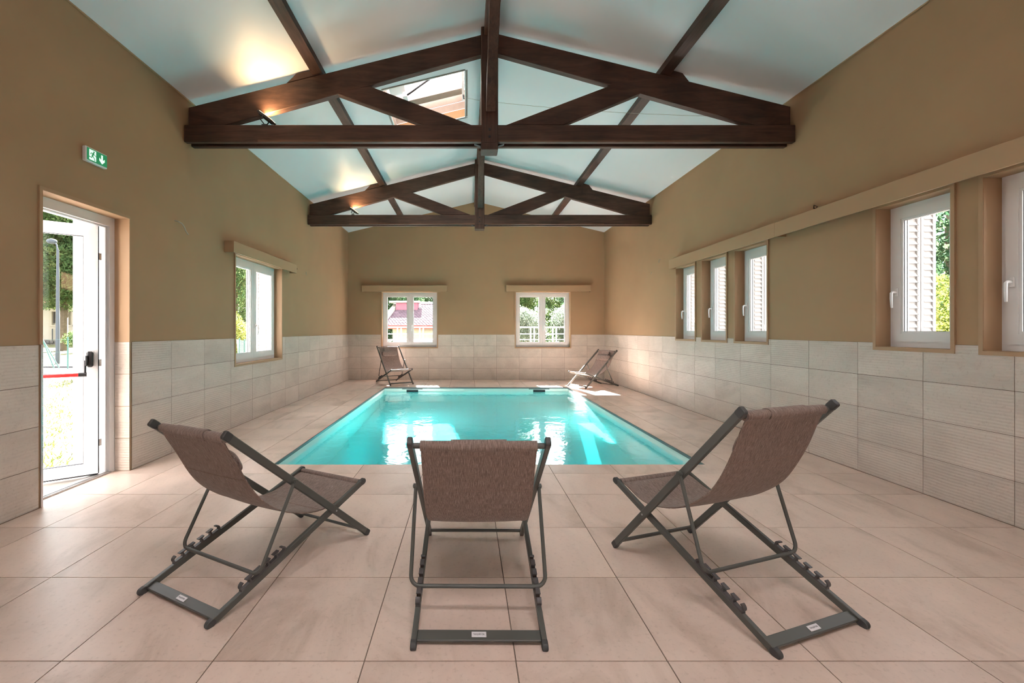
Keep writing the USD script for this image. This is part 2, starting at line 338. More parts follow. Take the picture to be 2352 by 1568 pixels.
# ------------------------------------------------------------------ ceiling
SKY_ = (-1.10, -0.02, 5.80, 7.06)
cl = thing('ceiling', 'pale stretched ceiling in two slopes meeting at the ridge', 'ceiling', kind='structure')
REAR_SKY = [(-1.10, -0.02, -0.55, 0.75), (0.55, 1.63, -0.55, 0.75)]  # two out-of-view skylights, added to brighten the foreground floor
def slope(poly, th=0.26): return extrude(poly, 0, th, lambda a, b, d: (a, b, RZ - SL * np.abs(a - RX) + d))
left_poly = sbox(XL - TH, YF - TH, RX, YB + TH)
for s in [SKY_, REAR_SKY[0]]: left_poly = left_poly.difference(sbox(s[0], s[2], s[1], s[3]))
right_poly = sbox(RX, YF - TH, XR + TH, YB + TH).difference(sbox(REAR_SKY[1][0], REAR_SKY[1][2], REAR_SKY[1][1], REAR_SKY[1][3]))
obj('slope', slope(left_poly), M['ceiling'], cl, False)
obj('slope', slope(right_poly), M['ceiling'], cl, False)
for i, X0 in enumerate((XL, XR)):                 # dark shadow-gap profile where ceiling meets wall
    s = 1 if i == 0 else -1
    obj('edge_profile', bx(X0 - 0.004, X0 + s * 0.006, YF, YB, ceil_z(X0) - 0.012, ceil_z(X0) + 0.004), M['trim'], cl, False)

# ------------------------------------------------------------------ floor: slab, grout, tiles on one grid
fl = thing('floor', 'large beige stone-look floor tiles around the pool', 'floor', kind='structure')
pool_rect = sbox(PX0, PY0, PX1, PY1)
room = sbox(XL - TH + .01, YF, XR + TH - .01, YB + .1)
flat = lambda poly, z0, z1: extrude(poly, z0, z1, lambda a, b, d: (a, b, d))
obj('screed', flat(room.difference(sbox(PX0 - .001, PY0 - .001, PX1 + .001, PY1 + .001)), -0.25, -0.010), M['slab'], fl, False)
inner = sbox(XL - 0.2, 0.0, XR + 0.02, YB + 0.02).difference(pool_rect)
inner = inner.difference(sbox(XL - 0.3, 0, XL + 0.004, DOOR[0] - 0.01)).difference(sbox(XL - 0.3, DOOR[1], XL + 0.004, YB + 1))
obj('grout', flat(inner, -0.010, -0.0035), M['grout'], fl, False)
xs = [0.195 + 0.601 * k for k in range(-6, 7)]
ys_near = [1.779 + 0.6035 * k for k in range(-3, 4)]            # up to 3.588
ys = ys_near + [4.115] + [4.79 + 0.6035 * k for k in range(0, 13)]
rects = []
for i in range(len(xs) - 1):
    for j in range(len(ys) - 1):
        x0, x1, y0, y1 = xs[i], xs[i + 1], ys[j], ys[j + 1]
        if abs(y0 - 4.115) < 1e-6:                             # the coping row in front of the pool, and beside it the grid row
            rects.append((x0, y0, x1, y1)); continue
        rects.append((x0, y0, x1, y1))
for x0, y0, x1, y1 in rects:
    g = 0.0026
    t = sbox(x0 + g, y0 + g, x1 - g, y1 - g).intersection(inner)
    for p in getattr(t, 'geoms', [t]):
        if p.is_empty or p.area < 0.003: continue
        dz = 0.0004 * rng.random()
        obj('tile', flat(p, -0.009, -dz), M['floor_tile'], fl, False)
obj('rear_paving', flat(sbox(XL, YF, XR, 0.0), -0.010, 0.0), M['floor_tile'], fl, False)
bb = thing('baseboard_right', 'dark joint line along the foot of the tiled wall', 'baseboard', kind='structure')
obj('joint', bx(XR - 0.004, XR + 0.001, 0, YB, -0.003, 0.004), M['grout'], bb, False)

# ------------------------------------------------------------------ pool
pl = thing('swimming_pool', 'rectangular indoor pool with pale liner set flush in the tiled floor', 'swimming pool')
ring = sbox(PX0 - .24, PY0 - .24, PX1 + .24, PY1 + .24).difference(pool_rect)
obj('liner_wall', flat(ring, -1.50, -0.011), M['liner'], pl, False)
obj('liner_floor', bx(PX0 - .24, PX1 + .24, PY0 - .24, PY1 + .24, -1.75, -1.50), M['liner'], pl, False)
for m in (bx(PX0, PX0 + 0.014, PY0, PY1, -0.03, -0.001), bx(PX1 - 0.014, PX1, PY0, PY1, -0.03, -0.001), bx(PX0, PX1, PY1 - 0.012, PY1, -0.028, -0.001)):
    obj('edge_profile', m, M['profile'], pl, False, 'dark grey profile along the pool edge')
for xa, xb in ((-1.49, -1.02), (1.435, 1.91)):
    s = obj('skimmer', [bx(xa, xb, PY1 - 0.016, PY1 + 0.0, -0.045, -0.028), bx(xa + .04, xb - .05, PY1 - 0.012, PY1, -0.19, -0.045)], M['liner'], pl, False, 'skimmer mouth in the far pool wall')
    obj('slot', [bx(xa + .10, xb - .10, PY1 - 0.015, PY1 - 0.011, -0.15, -0.055), bx(xa, xb, PY1 - 0.0175, PY1 - 0.0155, -0.044, -0.030)], M['gasket'], s, False)
wt = obj('pool_water', bx(PX0 - .01, PX1 + .01, PY0 - .01, PY1 + .01, -1.51, WATER), M['water'], None, False)
tag(wt, 'clear turquoise water filling the indoor pool', 'water', kind='stuff')

# ------------------------------------------------------------------ roof timbers
def ipt(px, py, Y): return V((px - 1072) * Y / 1030, Y, CAM_H + (759 - py) * Y / 1030)
def plate(points, y0, y1, b=0.006):               # a timber cut to an outline in the (x, z) plane, y0..y1 thick, chamfered
    p = Polygon([(q[0], q[2]) for q in points]); q = p.buffer(-b, join_style=2)
    P = [(x, y, z) for x, z in p.exterior.coords for y in (y0 + b, y1 - b)] + [(x, y, z) for x, z in q.exterior.coords for y in (y0, y1)]
    return hull(P)
def build_truss(y, label):
    t = thing('roof_truss', label, 'roof truss', 'dark timber trusses over the pool', loc=(0, y, 0))
    z0, z1 = 3.413, 3.603
    for d0, d1 in ((0.0, 0.058), (0.130, 0.190)):
        obj('tie_beam', bevel_box(XL + .002, XR - .002, d0, d1, z0, z1, .005), M['wood_x'], t)
    for xa, xb, hh in ((-2.33, .158, .024), (.353, 2.72, .020)):
        obj('edge_strip', bevel_box(xa, xb, -.0025, .004, z0 + .001, z0 + hh, .001), M['wood_edge'], t, False, 'lighter brown lower edge of the tie beam')  # lighter brown strip along the lower front edge
    kx0, kx1 = 0.161, 0.350
    obj('king_post', [bevel_box(kx0, kx1, -0.004, 0.190, 3.329, 3.412, .006), bevel_box(kx0, kx1, -0.004, 0.190, 3.412, 4.70, .006)], M['wood_z'], t)
    F = 5.05
    P = lambda px, py: ipt(px, py, F)
    # rafters and struts (outlines read at 5.05 m, set 5 cm behind the front plank)
    zl = lambda x: 4.641 - 0.2484 * (0.16 - x); zr = lambda x: 4.652 - 0.2484 * (x - 0.35)
    obj('rafter', plate([(XL + .02, 0, zl(XL + .02)), (kx0, 0, zl(kx0)), (kx0, 0, zl(kx0) - .222), (XL + .36, 0, 3.603), (XL + .02, 0, 3.603)], .050, .135), M['wood_dg'], t)
    obj('rafter', plate([(XR - .02, 0, zr(XR - .02)), (kx1, 0, zr(kx1)), (kx1, 0, zr(kx1) - .222), (XR - .36, 0, 3.603), (XR - .02, 0, 3.603)], .050, .135), M['wood_dg'], t)
    a, b, c, d = P(848, 197), P(1086, 287.5), P(974, 287.5), P(762, 211)
    obj('strut', plate([a, b, c, d], .052, .133), M['wood_dg'], t)
    a, b, c, d = P(1407, 194), P(1160, 287.5), P(1294, 286.5), P(1488, 207)
    obj('strut', plate([a, b, c, d], .052, .133), M['wood_dg'], t)
    # chocks under the purlins
    a, b, c, d = P(657, 190), P(680, 168), P(728, 158), P(733, 171)
    obj('purlin_chock', plate([a, b, c, d], .055, .13), M['wood_dg'], t)
    a, b, c, d = P(1587, 190), P(1569, 167), P(1535, 157), P(1520, 171)
    obj('purlin_chock', plate([a, b, c, d], .055, .13), M['wood_dg'], t)
    # braces from the king post up to the ridge, one on each side
    obj('ridge_brace', beam((0.2655, -0.02, 3.76), (0.2655, -0.86, 4.55), 0.104, 0.11), M['wood_y'], t)
    obj('ridge_brace', beam((0.2655, 0.21, 3.76), (0.2655, 1.05, 4.55), 0.104, 0.11), M['wood_y'], t)
    for zz in (3.47, 3.55):
        obj('bolt', cyl((0.255, -0.012, zz), (0.255, -0.002, zz), 0.014, 8), M['gasket'], t)
    for s, xc in ((-1, kx0), (1, kx1)):                      # iron strap ends between the planks
        obj('iron_strap', beam((xc + s * .005, .095, 3.40), (xc + s * .075, .095, 3.425), .05, .006, b=.001), M['galv'], t)
    return t
tr1 = build_truss(5.0, 'near dark timber truss, the larger one, crossing above the near pool edge')
tr2 = dup(tr1, 'far dark timber truss, the smaller one, hung over the far part of the pool', (0, 8.885, 0))
def purlin(x0, x1, label):
    xm = (x0 + x1) / 2; ct = ceil_z(xm); s = SL if xm < RX else -SL
    P = [(x, y, ct + s * (x - xm) + dz) for x in (x0, x1) for y in (YF, YB - .003) for dz in (-.072, -.001)]
    m = obj('purlin', hull(P), M['wood_y']); return tag(m, label, 'beam', 'ceiling purlins')
purlin(-1.738, -1.630, 'long dark purlin running under the left ceiling slope')
purlin(2.185, 2.29, 'long dark purlin running under the right ceiling slope')
tag(obj('ridge_beam', bevel_box(0.196, 0.340, YF, YB - .003, 4.60, 4.76, .006), M['wood_y']), 'dark ridge beam running along the top of the ceiling', 'beam')

# ------------------------------------------------------------------ windows
def pane_mesh(side, a0, a1, z0, z1, d): return lbox(side, a0, a1, d, d + 0.022, z0, z1)
def ring_poly(a0, a1, z0, z1, w, wb=None, wt=None):
    return sbox(a0, z0, a1, z1).difference(sbox(a0 + w, z0 + (w if wb is None else wb), a1 - w, z1 - (w if wt is None else wt)))
def lever(side, a, z, d, s):                        # white window handle: rosette, neck, lever hanging down; s = towards which side it leans
    parts = [lbox(side, a - .016, a + .016, d - .010, d, z - .035, z + .035, .004)]
    pts = [(a, d - .008, z), (a, d - .038, z + .002), (a + s * .004, d - .052, z - .006), (a + s * .006, d - .056, z - .05), (a + s * .004, d - .052, z - .10), (a, d - .046, z - .135)]
    parts.append(lmap(side, tube(pts, [.011, .011, .011, .010, .009, .008], 10)))
    return parts
def build_window(n, side, op, sashes, label, handle_at=None, surround=True):
    a0, a1, z0, z1 = op
    w = thing(f'window_{n}', label, 'window', kind='structure')
    fd0, fd1 = 0.125, 0.200
    obj('surround', [ext(side, ring_poly(a0 - TRIM, a1 + TRIM, z0 - TRIM, z1 + TRIM, TRIM), -0.008, 0.010),
                     ext(side, ring_poly(a0 - .002, a1 + .002, z0 - .002, z1 + .002, .004), -0.004, fd0)], M['trim'], w, False, 'tan painted window surround and reveal')
    fw = 0.042
    obj('frame', [ext(side, ring_poly(a0, a1, z0, z1, fw, 0.06, 0.05), fd0, fd1), ext(side, ring_poly(a0 + fw - .012, a1 - fw + .012, z0 + .045, z1 - .038, .02), fd0 + .03, fd1)], M['pvc'], w, False)
    b0, b1, y0, y1 = a0 + fw - .008, a1 - fw + .008, z0 + .05, z1 - .042
    edges = np.linspace(b0, b1, sashes + 1)
    sw = 0.072
    for i in range(sashes):
        e0, e1 = edges[i] + .0012, edges[i + 1] - .0012
        prof = [ext(side, ring_poly(e0, e1, y0, y1, sw), fd0 - .014, fd0 + .045), ext(side, ring_poly(e0 + sw - .004, e1 - sw + .004, y0 + sw - .004, y1 - sw + .004, .020), fd0 - .006, fd0 + .045)]
        s = obj('sash', prof, M['pvc'], w, False)
        g0, g1, h0, h1 = e0 + sw + .014, e1 - sw - .014, y0 + sw + .014, y1 - sw - .014
        obj('gasket', [ext(side, ring_poly(g0 - .001, g1 + .001, h0 - .001, h1 + .001, .005), fd0 + .002, fd0 + .006), ext(side, ring_poly(g0 - .002, g1 + .002, h0 - .002, h1 + .002, .004), fd0 + .028, fd0 + .034)], M['gasket'], s, False)
        obj('pane', pane_mesh(side, g0 - .006, g1 + .006, h0 - .006, h1 + .006, fd0 + .012), M['glass'], s, False)
        if handle_at and handle_at[0] == i:
            obj('handle', lever(side, *handle_at[1:3], fd0 - .014, handle_at[3]), M['white'], s, 40, 'white lever handle')
    # outside sill and reveal of the thick wall
    obj('outer_sill', lbox(side, a0 - .06, a1 + .06, 0.20, TH + .04, z0 - .05, z0 - .012), M['cream'], w, False)
    return w
build_window(1, 'left', W_L, 2, 'white two-leaf window in the left wall beyond the door', (1, 6.905, 1.385, 0))
build_window(2, 'back', W_BL, 2, 'white two-leaf window in the back wall, left one, red roof outside', (1, -1.475, 1.44, 0))
build_window(3, 'back', W_BR, 2, 'white two-leaf window in the back wall, right one, trees and railing outside', (1, 2.08, 1.44, 0))
WT = ['farthest of the three narrow white windows in the right wall', 'middle of the three narrow white windows in the right wall', 'nearest of the three narrow white windows in the right wall',
      'wide-looking white window in the right wall showing greenery outside', 'white window cut off by the right picture edge']
for i, op in enumerate(W_R):
    build_window(4 + i, 'right', op, 1, WT[i], (0, op[1] - .075, 1.645 - .0 * i, -1))

# ------------------------------------------------------------------ folded metal shutters in the outer reveals
def shutter(side, a, sgn, z0, z1, d0, d1, label):
    """leaves folded flat against the reveal at a; sgn = direction into the opening"""
    s = thing('window_shutter', label, 'shutter', 'cream folded shutters outside the windows')
    dm = (d0 + d1) / 2
    A = lambda t: a + sgn * t
    for k, (e0, e1, off) in enumerate(((d0, dm + .01, .012), (dm + .02, d1, .004))):
        obj('leaf', [lbox(side, A(off), A(off + .022), e0, e0 + .03, z0, z1, .003), lbox(side, A(off), A(off + .022), e1 - .03, e1, z0, z1, .003),
                     lbox(side, A(off), A(off + .022), e0, e1, z0, z0 + .04, .003), lbox(side, A(off), A(off + .022), e0, e1, z1 - .04, z1, .003), lbox(side, A(off), A(off + .008), e0, e1, z0, z1)], M['shutter'], s, False)
        nz = int((z1 - z0 - .08) / .057)
        sl = []
        for i in range(nz):
            zz = z0 + .055 + i * .057
            P = [(A(off + q), e, zz + w) for q, w in ((.006, .038), (.022, .000), (.022, -.006), (.006, .030)) for e in ((e0 + .03, e1 - .03) if k else (e0 + .045, e1 - .02))]
            h = hull(P); sl.append(lmap(side, h))
        for q in sl: obj('slat', q, M['shutter'], s, False)
    for zz in (z0 + .15, z1 - .2):
        obj('hinge', lmap(side, cyl((A(.03), dm + .015, zz), (A(.03), dm + .015, zz + .07), .006, 8)), M['shutter'], s)
    return s
SH = 'cream louvred shutter folded outside the '
shutter('left', W_L[1] + .02, -1, W_L[2] + .01, W_L[3] + .15, .215, .60, SH + 'left wall window')
NAMES = ['farthest narrow window of the right wall', 'middle narrow window of the right wall', 'nearest narrow window of the right wall', 'right wall window that shows greenery', 'right wall window cut by the picture edge']
for i, op in enumerate(W_R):
    shutter('right', op[1] + .02, -1, op[2] + .01, op[3] + .15, .215, .53, SH + NAMES[i])

# ------------------------------------------------------------------ exit door, opened outwards
dr = thing('door_1', 'white glazed exit door in the left wall, standing open outwards', 'door', kind='structure')
a0, a1, _, z1 = DOOR
obj('surround', [ext('left', sbox(a0 - .024, TILE_TOP, a1 + .0, z1 + .024).difference(sbox(a0, -1, a1 + 1, z1)), -.006, .010),
                 ext('left', sbox(a0 - .002, TILE_TOP, a0 + .003, z1), -.004, .145), ext('left', sbox(a1 - .003, TILE_TOP, a1 + .002, z1), 0.0, .145), ext('left', sbox(a0, z1 - .003, a1, z1 + .002), -.004, .145)], M['trim'], dr, False, 'tan painted door surround and reveal')
fr = sbox(a0, 0, a1, z1).difference(sbox(a0 + .06, -1, a1 - .062, z1 - .085))
fr2 = sbox(a0 + .04, 0, a1 - .04, z1 - .05).difference(sbox(a0 + .072, -1, a1 - .078, z1 - .10))
obj('frame', [ext('left', fr, .140, .215), ext('left', fr2, .165, .215)], M['pvc'], dr, False)
obj('threshold', [lbox('left', a0 + .05, a1 - .05, .13, .22, 0, .014, .003), lbox('left', a0 + .05, a1 - .05, .150, .158, .012, .018)], M['steel'], dr, False)
hx, hy = -3.318, 4.035                            # hinge edge of the leaf
ang = math.atan2(-.222, -.285); ux, uy = math.cos(ang), math.sin(ang); nx, ny = -uy, ux     # along the leaf, and its inner side
if nx < 0: nx, ny = -nx, -ny                      # inner side faces into the room (+x)
LW = 0.80
def leafpt(t, n, z): return (hx + ux * t + nx * n, hy + uy * t + ny * n, z)
def lf(m):
    v = m.vertices; w = np.stack([hx + ux * v[:, 0] + nx * v[:, 1], hy + uy * v[:, 0] + ny * v[:, 1], v[:, 2]], 1)
    m = trimesh.Trimesh(w, m.faces, process=False)
    if m.volume < 0: m.invert()
    return m
def lfp(poly, n0, n1): return extrude(poly, n0, n1, lambda a, b, d: (hx + ux * a + nx * d, hy + uy * a + ny * d, b))
Z0, Z1 = .028, 2.250
lfm = obj('leaf', [lfp(ring_poly(0, LW, Z0, Z1, .088, .085, .088), -.068, 0), lfp(ring_poly(.080, LW - .080, Z0 + .078, Z1 - .08, .020), -.060, -.006)], M['pvc'], dr, False, 'white door leaf')
obj('gasket', [lfp(ring_poly(.099, LW - .099, Z0 + .097, Z1 - .099, .004), -.030, -.012), lfp(sbox(-.006, Z0, -.001, Z1), -.06, .0), lfp(sbox(0, Z0 - .012, LW, Z0), -.05, -.01)], M['gasket'], lfm, False)
obj('pane', lfp(sbox(.095, Z0 + .093, LW - .095, Z1 - .095), -.042, -.022), M['glass'], lfm, False)
bar = obj('panic_bar', lf(cyl((.115, .075, .925), (LW - .06, .075, .925), .016, 14)), M['red'], dr, 40, 'red push bar')
def boxleaf(t0, t1, n0, n1, z0, z1, b=.006): return lf(bevel_box(t0, t1, n0, n1, z0, z1, b))
for t in (.055, LW - .065):
    q = 1 if t < .3 else -1
    obj('bar_housing', [boxleaf(t - .024, t + .024, 0, .038, .985, 1.125, .012), boxleaf(t + q * .022 - .008, t + q * .022 + .008, .03, .085, 1.0, 1.09, .004), lf(beam((t + q * .03, .07, 1.05), (t + q * .03, .075, .925), .018, .014, up=(1, 0, 0), b=.003)), lf(cyl((t + q * .02, .075, .925), (t + q * .075, .075, .925), .018, 12))], M['blackplastic'], bar, 30, 'black bar housing')
for z in (.30, 1.02, 1.98):
    obj('hinge', [cyl((-3.352, 4.07, z - .05), (-3.352, 4.07, z + .05), .011, 10), bx(-3.352, -3.318, 4.05, 4.075, z - .03, z + .03)], M['steel'], dr, 30, 'grey door hinge')
tag(obj('door_shutter', [lbox('left', a1 - .003, a1 + .026, .23, .535, 0.02, 2.5, .004)], M['shutter']), 'tall cream shutter folded back outside the exit door', 'shutter')

d2 = thing('door_2', 'unseen glazed double door added behind the viewer for more daylight', 'door', kind='structure')
e = np.linspace(GLZ[0], GLZ[1], 3)
for i in range(2):
    f = obj('leaf', ext('front', ring_poly(e[i] + .003, e[i + 1] - .003, .012, GLZ[3], .09), .08, .14), M['pvc'], d2, False)
    obj('pane', lbox('front', e[i] + .085, e[i + 1] - .085, .10, .12, .10, GLZ[3] - .085), M['glass'], f, False)

# ------------------------------------------------------------------ pelmets over the windows
def pelmet(side, a0, a1, z0, z1, label, d=.12):
    t = thing('pelmet', label, 'pelmet', 'tan box pelmets over the windows')
    obj('front_board', lbox(side, a0, a1, -d, -d + .018, z0, z1, .002), M['trim'], t, False)
    obj('top_board', lbox(side, a0, a1, -d + .018, .004, z1 - .018, z1), M['trim'], t, False)
    for q in (a0, a1 - .018):
        obj('end_board', lbox(side, q, q + .018, -d + .018, .004, z0, z1 - .018), M['trim'], t, False)
pelmet('left', 5.845, 8.018, 2.333, 2.482, 'tan box pelmet over the left wall window')
sc = (YB - .12) / 1030
pelmet('back', (830.8 - 1072) * sc, (1026.6 - 1072) * sc, 2.343, 2.502, 'tan box pelmet over the left window of the back wall')
pelmet('back', (1162.8 - 1072) * sc, (1357.6 - 1072) * sc, 2.345, 2.506, 'tan box pelmet over the right window of the back wall')
pelmet('right', 5.172, 7.876, 2.388, 2.552, 'far length of tan pelmet above the three narrow right windows')
pelmet('right', 1.6, 5.170, 2.388, 2.552, 'near length of tan pelmet above the big right windows')

# ------------------------------------------------------------------ skylight with opened sash
def skylight(n, s, label, detail):
    x0, x1, y0, y1 = s
    k = thing(f'window_{n}', label, 'skylight', kind='structure')
    zc = lambda x: RZ - SL * abs(x - RX)
    H = 0.42
    def slab(xa, xb, ya, yb, h0, h1): return extrude(sbox(xa, ya, xb, yb), h0, h1, lambda a, b, d: (a, b, RZ - SL * np.abs(a - RX) + d))
    obj('trim_frame',
        [slab(x0 - .006, x1 + .006, y0 - .006, y0 + .010, -.006, .002), slab(x0 - .006, x1 + .006, y1 - .010, y1 + .006, -.006, .002), slab(x0 - .006, x0 + .010, y0 + .010, y1 - .010, -.006, .002), slab(x1 - .010, x1 + .006, y0 + .010, y1 - .010, -.006, .002)], M['pvc'], k, False)
    B = [(0, .13, M['pine2']), (.140, .25, M['pine']), (.262, H, M['pine'])]
    for h0, h1, m in B:
        obj('lining_board', slab(x0, x1, y1 - .001, y1 + .03, h0, h1), m, k, False)
        obj('lining_board', slab(x0, x1, y0 - .03, y0 + .001, h0, h1), M['pine'], k, False)
        obj('lining_board', slab(x0 - .03, x0 + .001, y0, y1, h0, h1), M['pine'], k, False)
        obj('lining_board', slab(x1 - .001, x1 + .03, y0, y1, h0, h1), M['pine'], k, False)
    obj('backing', slab(x0 - .03, x1 + .03, y1 + .03, y1 + .045, 0, H + .02), M['gasket'], k, False)
    obj('kerb', [slab(x0 - .05, x1 + .05, y1 - .01, y1 + .06, H, H + .10), slab(x0 - .05, x1 + .05, y0 - .06, y0 + .01, H, H + .10), slab(x0 - .05, x0 + .01, y0, y1, H, H + .10), slab(x1 - .01, x1 + .05, y0, y1, H, H + .10)], M['pvc'], k, False)
    if detail:
        obj('fixed_beam', slab(x0 + .02, x1 - .03, y1 - .30, y1 - .13, .30, .44), M['pine'], k, False, 'pale timber bar across the skylight')
        obj('bracket', [slab(x0 + .03, x0 + .24, 6.02, 6.36, .20, .212), slab(x0 + .20, x0 + .26, 6.30, 6.46, .13, .20)], M['white'], k, False)
        obj('bracket', [slab(x1 - .17, x1 - .11, 5.9, 6.20, .36, .375)], M['white'], k, False)
        obj('side_rail', [slab(x1 - .05, x1 - .02, y0, 6.75, .10, .13)], M['white'], k, False)
        obj('gas_strut', [tube([(-.832, 6.30, 4.62), (-.36, 5.94, 4.735)], .0125, 10), tube([(-.90, 6.352, 4.603), (-.832, 6.30, 4.62)], .006, 8)], M['gasket'], k, 30, 'black gas strut')
        obj('pulley', cyl((-.055, 6.50, zc(-.05) + .03), (-.035, 6.50, zc(-.04) + .03), .03, 14), M['gasket'], k)
    obj('pane', slab(x0 - .04, x1 + .04, y0 - .05, y1 + .05, H + .10, H + .115), M['opal'], k, False, 'milky skylight dome sheet')
skylight(9, SKY_, 'timber-lined skylight in the left ceiling slope behind the near truss', True)
skylight(10, REAR_SKY[0], 'unseen skylight added in the left ceiling slope above the viewer for more daylight', False)
skylight(11, REAR_SKY[1], 'unseen skylight added in the right ceiling slope above the viewer for more daylight', False)
pc = [(-.045, 6.45, ceil_z(-.045) - .005), (.19, 6.42, 4.60), (XR - .006, 5.45, 3.90)]
cb = [pc[1] + (V(*pc[2]) - V(*pc[1])) * s - V(0, 0, .05 * math.sin(math.pi * s)) for s in np.linspace(0, 1, 24)]
tag(obj('pull_cable', [tube([pc[0], pc[1]], .0022, 6), tube(cb, .0022, 6)], M['cable']), 'thin grey cable stretched from the skylight to the right wall', 'cable')

# ------------------------------------------------------------------ floodlights on the tie beams
def floodlight(x, y, z, label):
    t = thing('floodlight', label, 'lamp', 'floodlights on the tie beams', loc=(x, y, z))
    n = V(.60, -.05, .80); n /= np.linalg.norm(n)
    u = np.cross(V(0, 1, 0), n); u /= np.linalg.norm(u); v = np.cross(n, u)
    c = V(0, 0, .095)
    def slabm(w, h, t0, t1, b=.004):
        m = bevel_box(-w / 2, w / 2, -h / 2, h / 2, t0, t1, b); q = m.vertices
        return trimesh.Trimesh(c + q[:, :1] * u + q[:, 1:2] * v + q[:, 2:] * n, m.faces, process=False)
    hd = obj('head', [slabm(.18, .14, -.022, .004)] + [slabm(.006, .12, -.034, -.02, .001).apply_translation(u * k * .02) for k in range(-3, 4)], M['cap'], t, False, 'flat black lamp head')
    obj('lens', slabm(.155, .115, .0045, .0075, .001), emit('flood_glow', (1.0, .62, .28), LAMP_GLOW), hd, False)
    obj('bracket', [tube([c + v * s * .075 - n * .01, c + v * s * .075 - n * .01 - V(.03, 0, .05), V(-.02, s * .02, .004)], .006, 8) for s in (-1, 1)] + [bx(-.05, .01, -.028, .028, 0, .006)], M['cap'], t)
    L = UsdLux.RectLight.Define(stage, str(t.GetPath()) + '/beam_light')
    p = c + n * .012
    xx, yy, zz = look_matrix(n)
    L.AddTransformOp().Set(Gf.Matrix4d(*xx, 0, *yy, 0, *zz, 0, *p, 1))
    L.CreateWidthAttr(.15); L.CreateHeightAttr(.11); L.CreateIntensityAttr(LAMP); L.CreateColorAttr(Gf.Vec3f(1.0, .66, .34))
    return t
LAMP, LAMP_GLOW = 120.0, 6.0
floodlight(-2.235, 5.018, 3.603, 'black floodlight on the near tie beam aimed at the ceiling')
floodlight(-2.235, 8.903, 3.603, 'black floodlight on the far tie beam aimed at the ceiling')

# ------------------------------------------------------------------ exit sign
sg = thing('exit_sign', 'green running-man exit sign with down arrow above the door', 'sign')
s0, s1, q0, q1 = 3.68, 3.902, 2.710, 2.832
sd = lambda poly, d0, d1: ext('left', poly, d0, d1)
obj('housing', [lbox('left', s0, s1, -.030, .004, q0, q1, .006)], M['pvc'], sg, False)
obj('face', sd(sbox(s0 + .010, q0 + .012, s1 - .008, q1 - .010), -.0315, -.0295), M['sign_green'], sg, False)
def S(x, z): return (s0 + .010 + x * (s1 - s0 - .018), q0 + .012 + z * (q1 - q0 - .022))
obj('door_symbol', sd(Polygon([S(.10, .08), S(.44, .08), S(.44, .93), S(.10, .93)]), -.0322, -.0312), M['sign_white'], sg, False)
stroke = lambda pts, w: LineString([S(*p) for p in pts]).buffer(w, cap_style=1)
man = unary_union([Point(S(.33, .80)).buffer(.0075), stroke([(.30, .66), (.25, .46)], .0075), stroke([(.30, .66), (.38, .56), (.43, .50)], .0028), stroke([(.29, .67), (.19, .66), (.16, .54)], .0028),
                   stroke([(.26, .46), (.33, .32), (.37, .14)], .0034), stroke([(.25, .46), (.22, .30), (.09, .31)], .0034)])
obj('running_figure', sd(man, -.0330, -.0320), M['sign_green'], sg, False)
arrow = Polygon([S(*p) for p in ((.695, .86), (.775, .86), (.775, .42), (.87, .58), (.87, .36), (.735, .10), (.60, .36), (.60, .58), (.695, .42))])
obj('arrow', sd(arrow, -.0330, -.0312), M['sign_white'], sg, False)

# ------------------------------------------------------------------ loose cable stubs on the walls
def stub(side, pts, r, label, m='cable'):
    t = obj('cable_stub', [lmap(side, tube(pts, r, 7))], M[m]); tag(t, label, 'cable')
stub('left', [(4.855, .006, 2.500), (4.86, -.03, 2.492), (4.90, -.045, 2.478), (4.945, -.04, 2.455), (4.985, -.03, 2.420), (5.025, -.035, 2.385)], .0062, 'loose cable stub poking from the left wall between door and window')
stub('right', [(4.68, .006, 2.575), (4.69, -.04, 2.590), (4.665, -.055, 2.612), (4.64, -.04, 2.592), (4.652, -.06, 2.562)], .007, 'loose cable stub above the pelmet on the right wall', 'cable_dark')
stub('left', [(8.28, .006, 2.470), (8.285, -.02, 2.460), (8.28, -.02, 2.435)], .006, 'small cable end past the pelmet on the left wall', 'cable_dark')
stub('left', [(8.80, .006, 2.46), (8.80, -.015, 2.45), (8.80, -.012, 2.385)], .004, 'short grey wire on the left wall near the far truss')
stub('right', [(8.51, .006, 2.66), (8.50, -.02, 2.645), (8.52, -.02, 2.60)], .005, 'small cable end left of the right wall pelmet')
stub('right', [(8.89, .006, 2.47), (8.88, -.015, 2.455), (8.885, -.015, 2.425)], .004, 'short wire on the right wall near the back corner')

# ------------------------------------------------------------------ folding deck chairs: x across, y forward, z up, origin under the middle of the rear feet
LA, AP, AQ, LB, BP, LS, WA, WB, WC, HO = 1.2971, .3864, .7966, 1.1066, .8032, .4427, .5879, .5418, .6246, .0457
SLOT = [.2130, .2665, .3200, .3735, .4270]
def mechanism(s):
    d1, d2, om = AQ - AP, math.hypot(BP - s, HO), math.atan2(HO, BP - s)
    g = math.acos((d1 * d1 + d2 * d2 - LS * LS) / (2 * d1 * d2)) + om
    lo, hi = 0.0, g
    for _ in range(60):
        m = (lo + hi) / 2
        if AP * math.sin(m) < BP * math.sin(g - m): lo = m
        else: hi = m
    phi, psi = lo, g - lo
    P = V(BP * math.cos(psi), AP * math.sin(phi))
    a = V(-math.cos(phi), math.sin(phi)); b = V(-math.cos(psi), -math.sin(psi)); nb = V(b[1], -b[0])
    return dict(P=P, F=P - a * AP, T=P + a * (LA - AP), Q=P + a * d1, R=P + b * BP, S=P - b * (LB - BP), C=P + b * (BP - s) + nb * HO, a=a, b=b, nb=nb)
LIFT = .006
